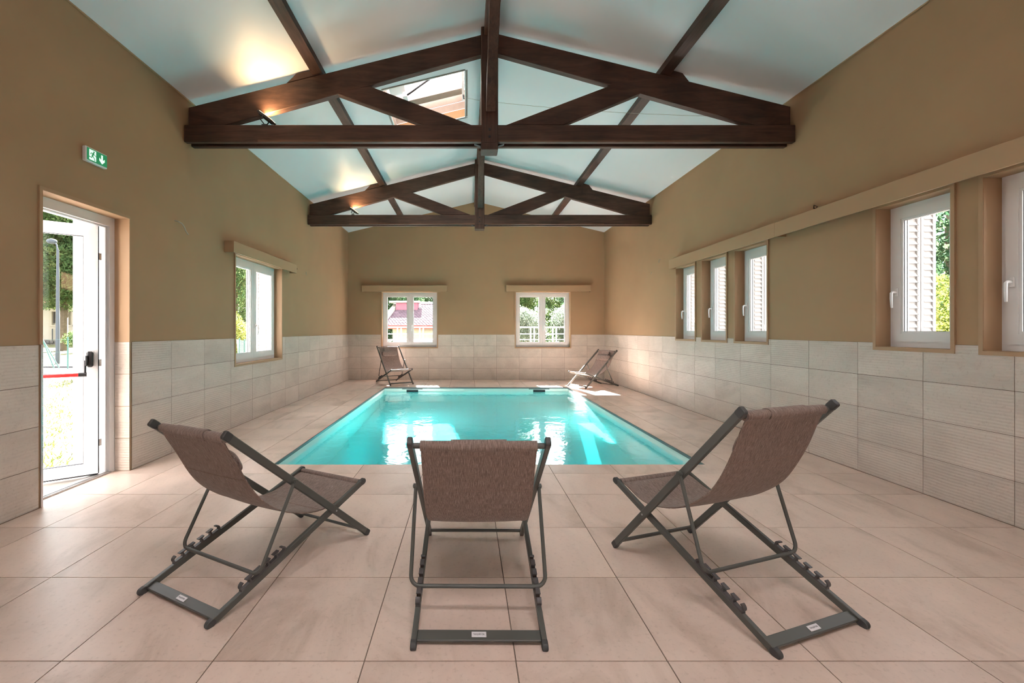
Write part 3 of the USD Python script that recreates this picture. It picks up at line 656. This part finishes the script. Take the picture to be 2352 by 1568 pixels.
def side_ext(poly, x0, x1, b=.003):
    """outline in the side view (y, z) extruded across; chamfered when convex"""
    if b and poly.convex_hull.area - poly.area < 1e-6:
        q = poly.buffer(-b)
        return hull([(x, y, z) for y, z in poly.exterior.coords for x in (x0 + b, x1 - b)] + [(x, y, z) for y, z in q.exterior.coords for x in (x0, x1)])
    return extrude(poly, x0, x1, lambda a_, b_, d: (d, a_, b_))
def stadium(p, q, h): return LineString([p, q]).buffer(h / 2, resolution=6)
def bezier_chain(pts, n=60):
    from scipy.interpolate import CubicSpline
    pts = np.asarray(pts, float); t = np.r_[0, np.cumsum(np.linalg.norm(np.diff(pts, axis=0), axis=1))]
    cs = CubicSpline(t, pts); return cs(np.linspace(0, t[-1], n))
def sheet(prof, hw, th, nx=22, sag=0.006, extra=None):
    """cloth strip: profile (y, z) across x in [-hw, hw]"""
    prof = np.asarray(prof); N = len(prof)
    t = np.gradient(prof, axis=0); t /= np.linalg.norm(t, axis=1)[:, None]; nrm = np.stack([-t[:, 1], t[:, 0]], 1)
    xs_ = np.linspace(-hw, hw, nx); v = []
    for sgn in (1, -1):
        for i in range(N):
            w = math.sin(math.pi * i / (N - 1))
            for x in xs_:
                k = -sag * w * (1 - (x / hw) ** 2) + .0012 * math.sin(9 * x + i * .35) * w
                p = prof[i] + nrm[i] * (k + sgn * th / 2); v.append((x, p[0], p[1]))
    f = []; K = N * nx
    for i in range(N - 1):
        for j in range(nx - 1):
            a, b, c, d = i * nx + j, i * nx + j + 1, (i + 1) * nx + j + 1, (i + 1) * nx + j
            f += [[a, b, c], [a, c, d], [K + a, K + c, K + b], [K + a, K + d, K + c]]
    rim = [i * nx for i in range(N)] + [(N - 1) * nx + j for j in range(1, nx)] + [i * nx + nx - 1 for i in range(N - 2, -1, -1)] + [j for j in range(nx - 2, 0, -1)]
    for i in range(len(rim)):
        a, b = rim[i], rim[(i + 1) % len(rim)]; f += [[a, K + a, K + b], [a, K + b, b]]
    m = trimesh.Trimesh(np.array(v), np.array(f), process=False)
    if m.volume < 0: m.invert()
    return m, nrm
def deck_chair(slot, label, loc, rotz, group=None):
    m = mechanism(SLOT[slot - 1]); a, b, nb = m['a'], m['b'], m['nb']
    up = V(0, LIFT)
    t = thing('deck_chair', label, 'deck chair', group, loc=loc, rotz=rotz)
    F, Tt, Q, R, S, C, P = (m[k] + up for k in 'FTQRSCP')
    HA, HB, WD = .040, .036, .022
    for sx in (-1, 1):
        xa = sx * WA / 2; xb = sx * WB / 2
        r = obj('back_rail', side_ext(LineString([F + a * .024, Tt - a * .024]).buffer(HA / 2 - .001, cap_style=2), xa - WD / 2, xa + WD / 2), M['alu'], t)
        for e, s in ((F, 1), (Tt, -1)):
            obj('end_cap', side_ext(LineString([e + a * s * .011, e + a * s * .026]).buffer(HA / 2 - .010, cap_style=3).intersection(LineString([e + a * s * .009, e + a * s * .05]).buffer(1, cap_style=2)).buffer(.010), xa - WD / 2 - .0003, xa + WD / 2 + .0003), M['cap'], r, 30, 'black plastic end cap')
        r = obj('seat_rail', side_ext(stadium(R - b * .020, S + b * .020, HB - .002), xb - WD / 2, xb + WD / 2), M['alu'], t)
        for e, s in ((R, -1), (S, 1)):
            obj('end_cap', side_ext(stadium(e + b * s * .0185, e + b * s * .030, HB), xb - WD / 2 - .001, xb + WD / 2 + .001), M['cap'], r, 30, 'black plastic end cap')
        # hook rack on top of the seat rail: six hooks, five slots
        L = lambda s_, h: tuple(R - b * s_ + nb * h)
        h0 = HB / 2 - .002
        parts = [Polygon([L(SLOT[0] - .030, h0), L(SLOT[4] + .030, h0), L(SLOT[4] + .026, h0 + .009), L(SLOT[0] - .026, h0 + .009)])]
        for k in range(4):
            c = (SLOT[k] + SLOT[k + 1]) / 2
            parts.append(Polygon([L(c - .013, h0), L(c + .013, h0), L(c + .0045, h0 + .014), L(c + .004, h0 + .026), L(c + .017, h0 + .031), L(c + .017, h0 + .035), L(c - .017, h0 + .035), L(c - .017, h0 + .031), L(c - .004, h0 + .026), L(c - .0045, h0 + .014)]))
        for s_, q in ((SLOT[0], -1), (SLOT[4], 1)):
            arc = [L(s_ + q * (.006 + .020 * math.sin(w)), h0 + .018 - .016 * math.cos(w)) for w in np.linspace(.5, 2.9, 12)]
            parts.append(LineString(arc).buffer(.0036))
        obj('hook_rack', side_ext(unary_union(parts).buffer(.0), xb - .010, xb + .010, 0), M['hook'], t, 30, 'grey plastic rack of hooks')
        obj('pivot_bolt', cyl((xa + sx * (WD / 2 - .001), P[0], P[1]), (xa + sx * (WD / 2 + .003), P[0], P[1]), .0055, 10), M['steel'], t)
    # crossbars
    bc = F + a * .062
    obj('front_foot_bar', beam((-WA / 2 + WD / 2, bc[0], bc[1]), (WA / 2 - WD / 2, bc[0], bc[1]), .014, .030, up=(0, a[0], a[1]), b=.003), M['alu'], t)
    rc = R - b * .062
    rb = obj('rear_bar', beam((-WB / 2 + WD / 2, rc[0], rc[1]), (WB / 2 - WD / 2, rc[0], rc[1]), .048, .014, up=(0, nb[0], nb[1]), b=.003), M['alu'], t)
    q = rc + nb * .0085
    pl_ = obj('name_plate', beam((-.031, q[0], q[1]), (.031, q[0], q[1]), .024, .003, up=(0, nb[0], nb[1]), b=.0008), M['plate'], rb, 30, 'small silver name plate')
    tm = meshkit.text_mesh('hespéride', .0075, .0006)
    bd = tm.bounds; tm.apply_translation([-(bd[0][0] + bd[1][0]) / 2, -(bd[0][1] + bd[1][1]) / 2, 0]); tm.apply_scale([min(1.0, .046 / (bd[1][0] - bd[0][0])), 1, 1])
    # lettering reads from behind the chair: x to the viewer's right, up along the bar
    v = tm.vertices; fb = -b; w = q + nb * .0012
    tm = trimesh.Trimesh(np.stack([v[:, 0], w[0] + fb[0] * v[:, 1] + nb[0] * v[:, 2], w[1] + fb[1] * v[:, 1] + nb[1] * v[:, 2]], 1), tm.faces, process=False)
    obj('lettering', tm, M['ink'], t, False)
    tb = Tt - a * .050; sb_ = S + b * .034
    obj('top_bar', cyl((-WA / 2, tb[0], tb[1]), (WA / 2, tb[0], tb[1]), .0125, 14), M['alu'], t)
    obj('seat_bar', cyl((-WB / 2, sb_[0], sb_[1]), (WB / 2, sb_[0], sb_[1]), .0125, 14), M['alu'], t)
    # U-shaped support strut
    x = WC / 2; rr = .045; d = (C - Q) / np.linalg.norm(C - Q)
    pts = [(-x, *Q), (-x, *(C - d * rr))] + [(-x + rr * (1 - math.cos(w)), *(C - d * rr * (1 - math.sin(w)))) for w in np.linspace(.25, math.pi / 2, 6)]
    pts = pts + [(-p[0], p[1], p[2]) for p in pts[::-1]]
    st = obj('support_strut', tube(pts, .0092, 12), M['alu'], t, 40)
    for sx in (-1, 1):
        obj('pivot', [cyl((sx * (WA / 2 - .004), Q[0], Q[1]), (sx * (x + .012), Q[0], Q[1]), .0125, 12), cyl((sx * (x + .010), Q[0], Q[1]), (sx * (x + .0145), Q[0], Q[1]), .0055, 10)], M['alu'], st, 40)
    # sling: hangs from the top bar to the seat bar
    e1 = tb - V(a[1], -a[0]) * 0 + V(-a[1], a[0]) * -.0 ; s0 = tb; s1 = sb_
    base = dict(T=V(.072, .838), S=V(1.051, .345))
    ref = [V(.138, .728), (.169, .674), (.246, .533), (.316, .446), (.425, .359), (.51, .316), (.632, .278), (.72, .266), (.777, .268), (.88, .292), (.985, .326)]
    dT = (m['T'] - base['T']); dS = (m['S'] - base['S'])
    prof = [s0 + V(-.003, -.019)]
    for i, p in enumerate(ref):
        w = (i + 1) / (len(ref) + 1); prof.append(V(*p) + up + dT * (1 - w) ** 1.15 + dS * w)
    prof.append(s1 + V(.0, -.006))
    prof = bezier_chain(prof, 64)
    sm, nrm = sheet(prof, .250, .004)
    sl = obj('sling', sm, M['fabric'], t, 50)
    N = len(prof); edge = []
    for sx in (-1, 1):
        for off, sd_ in ((.247, 0), (.232, 1)):
            edge.append(tube([(sx * off, *(prof[i] + nrm[i] * (.0005 if not sd_ else -.0022))) for i in range(1, N - 1)], .0026 if not sd_ else .0011, 6))
    for k, w in ((13, -.0026), (45, .0024)):
        edge.append(tube([(xx, *(prof[k] + nrm[k] * (w - .006 * math.sin(math.pi * k / (N - 1)) * (1 - (xx / .25) ** 2)))) for xx in np.linspace(-.247, .247, 14)], .0014, 6))
    obj('seam', edge, M['seam'], sl, 50, 'stitched hem and seams')
    obj('top_sleeve', cyl((-.252, tb[0], tb[1]), (.252, tb[0], tb[1]), .0225, 20), M['fabric'], t, 40, 'cloth sleeve around the top bar')
    obj('seat_sleeve', cyl((-.250, sb_[0], sb_[1]), (.250, sb_[0], sb_[1]), .0165, 18), M['fabric'], t, 40, 'cloth sleeve around the seat bar')
    # head pillow with its flap over the sleeve
    fr_ = V(-a[1], -a[0]); fr_ = fr_ if fr_[0] > 0 else -fr_              # forward normal of the back
    k = 9; pc_ = prof[k] + (nrm[k] if nrm[k][0] > 0 else -nrm[k]) * .030; tk = prof[k + 2] - prof[k - 2]; tk /= np.linalg.norm(tk); nk = V(-tk[1], tk[0]); nk = nk if nk[0] > 0 else -nk
    ic = trimesh.creation.icosphere(4, 1.0); v = ic.vertices
    se = np.sign(v) * np.abs(v) ** V(.42, .62, .80)
    v = np.stack([se[:, 0] * .200, pc_[0] + tk[0] * se[:, 1] * .072 + nk[0] * se[:, 2] * .034, pc_[1] + tk[1] * se[:, 1] * .072 + nk[1] * se[:, 2] * .034], 1)
    pil = obj('head_pillow', trimesh.Trimesh(v, ic.faces, process=False), M['fabric'], t, True)
    back = V(-1, 0) @ V(1, 0)
    wrap = []
    th0 = math.atan2(nk[1], nk[0])
    for w in np.linspace(0, math.pi * 1.25, 18):
        wrap.append(tb + .0262 * V(math.cos(th0 + w - .2), math.sin(th0 + w - .2)))
    wrap = [pc_ - tk * .060 + nk * .005] + wrap
    fm, _ = sheet(np.array(wrap), .120, .0028, 12, 0)
    obj('flap', fm, M['fabric'], pil, 50, 'cloth flap wrapped over the top bar')
    return t
lc = deck_chair(2, 'brown sling deck chair by the exit door, turned towards the pool, leftmost near chair', (-1.3865, 2.0906, 0), -.4813, 'dark framed brown deck chairs around the pool')
dup(lc, 'brown sling deck chair seen straight from behind, middle one in front of the pool', (.051, 1.8285, 0), -.0061)
deck_chair(4, 'brown sling deck chair set more upright, right of the three near chairs', (1.5082, 1.8738, 0), .3423, 'dark framed brown deck chairs around the pool')
deck_chair(3, 'far deck chair facing us under the left back window, with its head pillow showing', (-2.0915, 11.6535, 0), -2.5939, 'dark framed brown deck chairs around the pool')
dup(lc, 'far deck chair in the sunlit right back corner beyond the pool', (3.4563, 10.8335, 0), -4.2181)

# ------------------------------------------------------------------ outside
gr = thing('ground', 'pale sunlit gravel and road outside the windows', 'ground', kind='structure')
foot = sbox(XL - TH + .02, YF - TH + .02, XR + TH - .02, YB + TH - .02)
obj('gravel', flat(sbox(-70, -40, 60, 200).difference(foot), -0.35, -0.12), M['ground'], gr, False)
obj('road', flat(Polygon([(-40, 14.6), (-10.5, 14.6), (-10.5, 17.2), (-40, 17.2)]), -0.118, -0.105), M['road'], gr, False)
# the lawn bank behind the road
def sheet_ground(x0, x1, y0, y1, f, mat_, name, parent, n=24):
    X, Y = np.meshgrid(np.linspace(x0, x1, n), np.linspace(y0, y1, n), indexing='ij')
    Z = f(X, Y); v = np.stack([X, Y, Z], -1).reshape(-1, 3); vb = v - [0, 0, .4]
    i, j = np.meshgrid(np.arange(n - 1), np.arange(n - 1), indexing='ij'); q = (i * n + j).ravel()
    fc = np.vstack([np.stack([q, q + n, q + n + 1], 1), np.stack([q, q + n + 1, q + 1], 1)])
    return obj(name, trimesh.Trimesh(np.vstack([v, vb]), np.vstack([fc, fc[:, ::-1] + n * n]), process=False), mat_, parent, True)
sheet_ground(-42, -10.5, 17.2, 40, lambda X, Y: -0.11 + (Y - 17.2) * .026 + .06 * meshkit.noise(np.stack([X * .5, Y * .5, 0 * X], -1)), M['lawn'], 'lawn', gr)
sheet_ground(-14, 30, 18.2, 60, lambda X, Y: -0.11 + .0 * X + .10 * meshkit.noise(np.stack([X * .5, Y * .5, 0 * X], -1)), M['lawn'], 'lawn', gr)
tuft = []
for _ in range(420):
    y = rng.uniform(4.5, 13.0); x = -(.88 + .10 * rng.random()) * y
    for _k in range(5):
        c = V(x + rng.normal(0, .09), y + rng.normal(0, .09), -.12); w = rng.uniform(0, 6.28); l = rng.uniform(.05, .12)
        d = V(math.cos(w), math.sin(w), 0); e = V(-d[1], d[0], 0) * .008
        tuft.append(trimesh.Trimesh([c - e, c + e, c + d * l * .8 + V(0, 0, l * .55)], [[0, 1, 2]], process=False))
tag(obj('dry_grass', tuft, M['leaf_yellow'], None, False), 'yellowed dry grass tufts on the bright gravel outside the door', 'grass', kind='stuff')

def foliage(blobs, n, size, seed):
    r = np.random.default_rng(seed); P = []
    tot = sum(q[3] ** 2 for q in blobs)
    for (cx, cy, cz, R, sq) in blobs:
        k = int(n * R ** 2 / tot); d = r.normal(size=(k, 3)); d /= np.linalg.norm(d, axis=1)[:, None]
        rad = R * (0.45 + 0.55 * r.random(k) ** .5) * (0.82 + .36 * meshkit.noise(d * 2.5 + cx, seed))
        P.append(V(cx, cy, cz) + d * rad[:, None] * V(1, 1, sq))
    P = np.vstack(P); k = len(P)
    u = r.normal(size=(k, 3)); u /= np.linalg.norm(u, axis=1)[:, None]; w = np.cross(u, r.normal(size=(k, 3))); w /= np.linalg.norm(w, axis=1)[:, None]
    s = size * (0.6 + .8 * r.random((k, 1)))
    v = np.stack([P - u * s, P + w * s * .45, P + u * s, P - w * s * .45], 1).reshape(-1, 3)
    q = np.arange(k)[:, None] * 4
    return trimesh.Trimesh(v, np.vstack([q + [0, 1, 2], q + [0, 2, 3]]), process=False)
def tree(name, label, cat, x, y, z0, h, R, n, size, m, seed, clear=.3, group=None, sq=1.0):
    t = thing(name, label, cat, group)
    r = np.random.default_rng(seed); B = []
    cz0, cz1 = z0 + h * clear, z0 + h
    for i in range(13):
        w = r.uniform(0, 6.28); f = i / 12; rr = R * (.55 if 0 < i < 12 else .1) * r.uniform(.2, 1)
        B.append((x + math.cos(w) * rr, y + math.sin(w) * rr, cz0 + (cz1 - cz0) * (.22 + .62 * f), R * r.uniform(.45, .65) * (1 - .35 * f), sq * .85))
    obj('foliage', foliage(B, n, size, seed), m, t, False)
    obj('trunk', [tube([(x, y, z0 - .2), (x + .05, y, z0 + h * .3), (x - .03, y, z0 + h * .75)], [h * .022, h * .018, h * .006], 8)] +
        [tube([(x, y, z0 + h * .35), (x + math.cos(k * 2.1) * R * .5, y + math.sin(k * 2.1) * R * .5, z0 + h * .62)], [h * .008, h * .003], 6) for k in range(4)], M['bark'], t, 40)
    return t
tree('broadleaf_tree', 'leafy green tree behind the lamp post, seen through the exit door', 'tree', -23.4, 26.0, .12, 10.5, 3.4, 70000, .085, M['leaf_green'], 1, .17)
tree('broadleaf_tree', 'second leafy tree left of the lamp post beyond the door', 'tree', -30.6, 29.4, .15, 11.0, 3.6, 20000, .08, M['leaf_dark'], 2, .20)
tree('broadleaf_tree', 'green tree behind the yellow bush, seen through the left window', 'tree', -12.2, 23.5, 0, 9.0, 3.2, 26000, .065, M['leaf_green'], 3, .16)
tree('broadleaf_tree', 'dark green tree rising behind the red roofed house, left back window', 'tree', -5.4, 34.0, 0, 6.4, 3.2, 22000, .07, M['leaf_dark'], 4, .2)
tree('broadleaf_tree', 'dark tree behind the chimney end of the red roofed house', 'tree', 1.9, 36.5, 0, 6.2, 2.9, 9000, .08, M['leaf_green'], 5, .2)
tree('broadleaf_tree', 'green tree high in the left pane of the right back window', 'tree', 3.35, 29.0, 0, 6.2, 1.7, 20000, .06, M['leaf_green'], 6, .3)
tree('broadleaf_tree', 'darker green tree high in the right pane of the right back window', 'tree', 7.1, 28.5, 0, 6.0, 1.7, 20000, .06, M['leaf_dark'], 7, .3)
def bush(label, x, y, z0, R, h, n, size, m, seed):
    t = thing('bush', label, 'bush'); r = np.random.default_rng(seed)
    B = [(x + r.uniform(-.6, .6) * R, y + r.uniform(-.5, .5) * R, z0 + h * r.uniform(.3, .72), R * r.uniform(.5, .7), h / (2.1 * R)) for _ in range(6)]
    obj('foliage', foliage(B, n, size, seed), m, t, False)
    obj('stem', [tube([(x, y, z0 - .1), (x + math.cos(k * 1.7) * R * .4, y + math.sin(k * 1.7) * R * .4, z0 + h * .6)], [.03, .01], 6) for k in range(5)], M['bark'], t, 40)
bush('yellow-green bush behind the wire fence, left window', -9.7, 17.5, -.1, 1.15, 2.35, 14000, .042, M['leaf_yellow'], 11)
bush('low green bush in front of the stone wall beyond the door', -21.0, 24.6, .05, .85, 1.6, 3000, .06, M['leaf_green'], 12)
bush('shrub behind the railing with window haze painted into its pale grey-green leaves, left pane of the right back window', 2.75, 22.0, -.1, 1.05, 2.7, 14000, .045, M['leaf_grey'], 13)
bush('shrub behind the railing with window haze painted into its pale grey-green leaves, right pane of the right back window', 5.15, 22.3, -.1, 1.05, 2.75, 14000, .045, M['leaf_grey'], 14)
bush('yellowish shrub low at the right end of the back railing', 4.9, 19.3, -.1, .75, 1.7, 7000, .035, M['leaf_yellow'], 15)
bush('yellow-green shrub low in the big right window', 8.9, 8.35, -.1, 1.3, 2.5, 12000, .038, M['leaf_yellow'], 16)
bush('green shrub above the yellow one in the big right window', 11.9, 11.2, -.1, 1.4, 3.7, 13000, .045, M['leaf_green'], 17)
def hedge(label, x0, x1, y, h, n, size, m, seed):
    t = thing('hedge', label, 'hedge'); r = np.random.default_rng(seed); B = []
    for x in np.arange(x0, x1, .75):
        for z in np.arange(.5, h, .8):
            B.append((x + r.uniform(-.25, .25), y + r.uniform(-.3, .3), z - .1, r.uniform(.65, .85), 1.0))
    obj('foliage', foliage(B, n, size, seed), m, t, False)
    obj('stem', [tube([(x, y, -.2), (x + .1, y, h * .6)], [.06, .02], 6) for x in np.arange(x0 + .3, x1, 1.2)], M['bark'], t, 40)
hedge('tall green hedge closing the view in the right back window', 1.2, 9.6, 33.0, 5.2, 42000, .085, M['leaf_green'], 31)
hedge('tall dark hedge behind the red roofed house, left back window', -10.0, -.6, 39.5, 5.6, 34000, .10, M['leaf_dark'], 32)
hedge('tall green hedge behind the yellow bush in the left window', -17.5, -11.6, 28.6, 5.6, 34000, .085, M['leaf_green'], 33)
# conifer
cf = thing('conifer', 'drooping conifer high in the big right window', 'tree')
r_ = np.random.default_rng(21); B = []
for i in range(14):
    f = i / 13; B.append((14.4 + r_.uniform(-.5, .5) * (1 - f), 13.4 + r_.uniform(-.5, .5) * (1 - f), 1.0 + 6.0 * f, 1.9 * (1 - .8 * f), .35))
obj('foliage', foliage(B, 9000, .09, 21), M['leaf_dark'], cf, False)
obj('trunk', tube([(14.4, 13.4, -.2), (14.4, 13.4, 7.2)], [.16, .03], 8), M['bark'], cf, 40)
hl = thing('hill', 'distant wooded hillside beyond the big right window', 'hill')
X, Y = np.meshgrid(np.linspace(60, 320, 40), np.linspace(30, 300, 40), indexing='ij')
Z = 70 * np.clip((np.hypot(X, Y) - 90) / 130, 0, 1) ** .8 * (.8 + .4 * meshkit.fbm(np.stack([X * .02, Y * .02, 0 * X], -1))) - 1
v = np.stack([X, Y, Z], -1).reshape(-1, 3); n = 40; i, j = np.meshgrid(np.arange(n - 1), np.arange(n - 1), indexing='ij'); q = (i * n + j).ravel()
obj('slope', trimesh.Trimesh(v, np.vstack([np.stack([q, q + n, q + n + 1], 1), np.stack([q, q + n + 1, q + 1], 1)]), process=False), M['hill'], hl, False)

# lamp post
lp = thing('lamp_post', 'tall grey street lamp seen through the exit door', 'lamp post', loc=(-16.6, 18.2, -.1))
obj('pole', tube([(0, 0, 0), (0, 0, 1.2), (0, 0, 4.7)], [.075, .068, .040], 14), M['galv'], lp, 40)
obj('arm', tube([(0, 0, 4.65), (-.05, 0, 4.92), (-.20, 0, 5.02)], [.03, .026, .022], 8), M['galv'], lp, 40)
hd = trimesh.creation.icosphere(3, 1.0); hd.apply_scale([.18, .16, .11]); hd.apply_translation([-.24, 0, 5.03])
obj('lamp_head', hd, M['galv'], lp, True)
# green wire fence of thin posts beyond the door
wf = thing('wire_fence', 'thin green post and wire fence beyond the road, through the door', 'fence')
for k in range(-3, 2):
    x = -14.9 + k * 2.2
    obj('post', tube([(x, 16.75, -.15), (x, 16.75, 1.08)], .022, 8), M['fence_green'], wf, 40)
for x1, x2 in ((-15.9, -15.25), (-15.9, -15.45)):
    obj('stay', tube([(x1, 16.8, 1.0), (x2, 16.8, -.12)], .018, 8), M['fence_green'], wf, 40)
for z in (.05, .5, .98):
    obj('wire', tube([(-21.5, 16.75, z), (-12.7, 16.75, z)], .004, 5), M['fence_green'], wf, 40)
# chain-link fence outside the left window
cf_ = thing('chain_link_fence', 'green chain-link fence low in the left window', 'fence')
p0, p1 = V(-5.2, 11.2, 0), V(-7.6, 15.0, 0); Lf = np.linalg.norm(p1 - p0); du = (p1 - p0) / Lf
for s in np.linspace(0, Lf, 4):
    c = p0 + du * s; obj('post', tube([c + V(0, 0, -.2), c + V(0, 0, 1.05)], .025, 8), M['fence_green'], cf_, 40)
ws = []
for s in np.arange(-1.1, Lf, .075):
    for q in (1, -1):
        u0, u1 = (s, s + 1.1) if q > 0 else (s + 1.1, s)
        a_, b_ = p0 + du * u0 + V(0, 0, -.1), p0 + du * u1 + V(0, 0, 1.0)
        ws.append(tube([a_, b_], .0032, 3, False))
tag(obj('wire_mesh', ws, M['fence_green'], cf_, False), kind='stuff')
# cream house beyond the door
hs = thing('house', 'cream house with red roof behind the trees, seen through the door', 'house')
nx0, nx1, nz0, nz1 = -30.55, -29.1, 1.72, 2.72
wall = sbox(-46, .1, -20, 3.3).difference(sbox(nx0, nz0, nx1, nz1))
obj('wall', extrude(wall, 33.0, 33.5, lambda a, b, d: (a, d, b)), M['housewall'], hs, False)
obj('recess', [bx(nx0, nx1, 33.18, 33.24, nz0, nz1), bx(nx0 - .1, nx1 + .1, 32.93, 33.02, nz0 - .10, nz0)], M['housewall'], hs, False)
obj('window_slit', bx(-30.52, -30.44, 33.1, 33.17, nz0 + .15, nz1 - .03), M['gasket'], hs, False)
obj('drain_pipe', tube([(-30.4, 32.9, .4), (-30.4, 32.9, 1.45)], .03, 8), M['galv'], hs, 40)
for x in (-29.9, -29.45): obj('mullion', bx(x, x + .1, 33.05, 33.2, nz0, nz1), M['housewall'], hs, False)
rows = []
for i in range(16):
    y = 32.5 + i * .30; z = 3.28 + i * .115
    rows.append(hull([(x, yy, zz) for x in (-46.5, -19.5) for yy, zz in ((y, z - .04), (y, z + .02), (y + .36, z + .10), (y + .36, z + .16))]))
tag(obj('roof', rows, M['redtile'], hs, False), kind='stuff')
sw = thing('stone_wall', 'low grey stone wall at the foot of the cream house', 'wall')
for k in range(46):
    x = -34 + k * .28 + rng.uniform(-.03, .03)
    for zz in (0, 1):
        obj('stone', bevel_box(x, x + .25 + rng.uniform(-.03, .03), 32.3 + rng.uniform(-.03, .03), 32.7, .15 + zz * .24, .37 + zz * .24 + rng.uniform(-.02, .03), .04), M['stone'], sw, False)
# red roofed house beyond the left back window
rh = thing('house', 'low house with faded red tiled hip roof in the left back window', 'house')
ey, ry, ez, rz = 24.0, 28.3, 1.56, 2.98
hx0, hx1, rx0 = -4.55, 1.5, -4.35
obj('wall', bx(hx0 + .5, hx1, ey + .5, ey + 1.0, -.2, ez + .1), M['housewall'], rh, False)
nr = 24
for i in range(nr):
    f0, f1 = i / nr, (i + 1) / nr
    y0, y1 = ey + (ry - ey) * f0, ey + (ry - ey) * f1; z0, z1 = ez + (rz - ez) * f0, ez + (rz - ez) * f1
    xa = hx0 + .25 * f0
    cells = []
    for k in range(int((hx1 - xa) / .17)):
        x = xa + .17 * k + (.085 if i % 2 else 0); j = rng.uniform(-.006, .006)
        cells.append(hull([(x, y0 - .02, z0 - .01), (x + .16, y0 - .02, z0 - .01), (x, y0 - .02, z0 + .028 + j), (x + .16, y0 - .02, z0 + .028 + j), (x + .02, y1, z1 + .012), (x + .14, y1, z1 + .012), (x + .08, y0 - .02, z0 + .044 + j), (x + .08, y1, z1 + .022)]))
    tag(obj('roof_course', cells, M['rooftile'], rh, False), kind='stuff')
obj('roof_deck', hull([(hx0, ey, ez - .08), (hx1, ey, ez - .08), (hx0, ey, ez), (hx1, ey, ez), (rx0, ry, rz), (hx1, ry, rz), (rx0, ry, rz - .1), (hx1, ry, rz - .1)]), M['rooftile'], rh, False)
obj('verge', beam((hx0 - .05, ey - .05, ez + .08), (rx0 + .02, ry, rz + .12), .26, .16), M['railwhite'], rh, 30, 'white verge along the roof edge')
obj('ridge_cap', cyl((-2.9, ry, rz + .06), (hx1, ry, rz + .06), .09, 10), M['railwhite'], rh)
obj('fascia', bx(hx0, hx1, ey - .08, ey - .02, ez - .16, ez + .02), M['redtile'], rh, False, 'red fascia under the eaves')
ch = obj('chimney_block', bx(-4.25, -2.95, 26.9, 27.6, 2.3, 2.98), M['pink'], rh, False, 'pink block on the roof')
obj('capping', bevel_box(-4.65, -2.8, 26.75, 27.7, 2.98, 3.10, .02), M['railwhite'], ch, False, 'white capping slab')
# cream railing of the terrace behind the back wall
rl = thing('terrace_railing', 'cream railing with paired posts outside both back windows', 'fence')
RY = 17.0
for z, h in ((1.435, .055), (1.19, .04), (.97, .04), (.72, .04)):
    obj('rail', bevel_box(-4.5, 6.4, RY - .05, RY + .05, z - h / 2, z + h / 2, .008), M['railwhite'], rl, False)
for x in np.arange(-4.3, 6.4, .84):
    for dx in (0, .135):
        obj('post', bevel_box(x + dx - .024, x + dx + .024, RY - .03, RY + .03, -.12, 1.40, .004), M['railwhite'], rl, False)
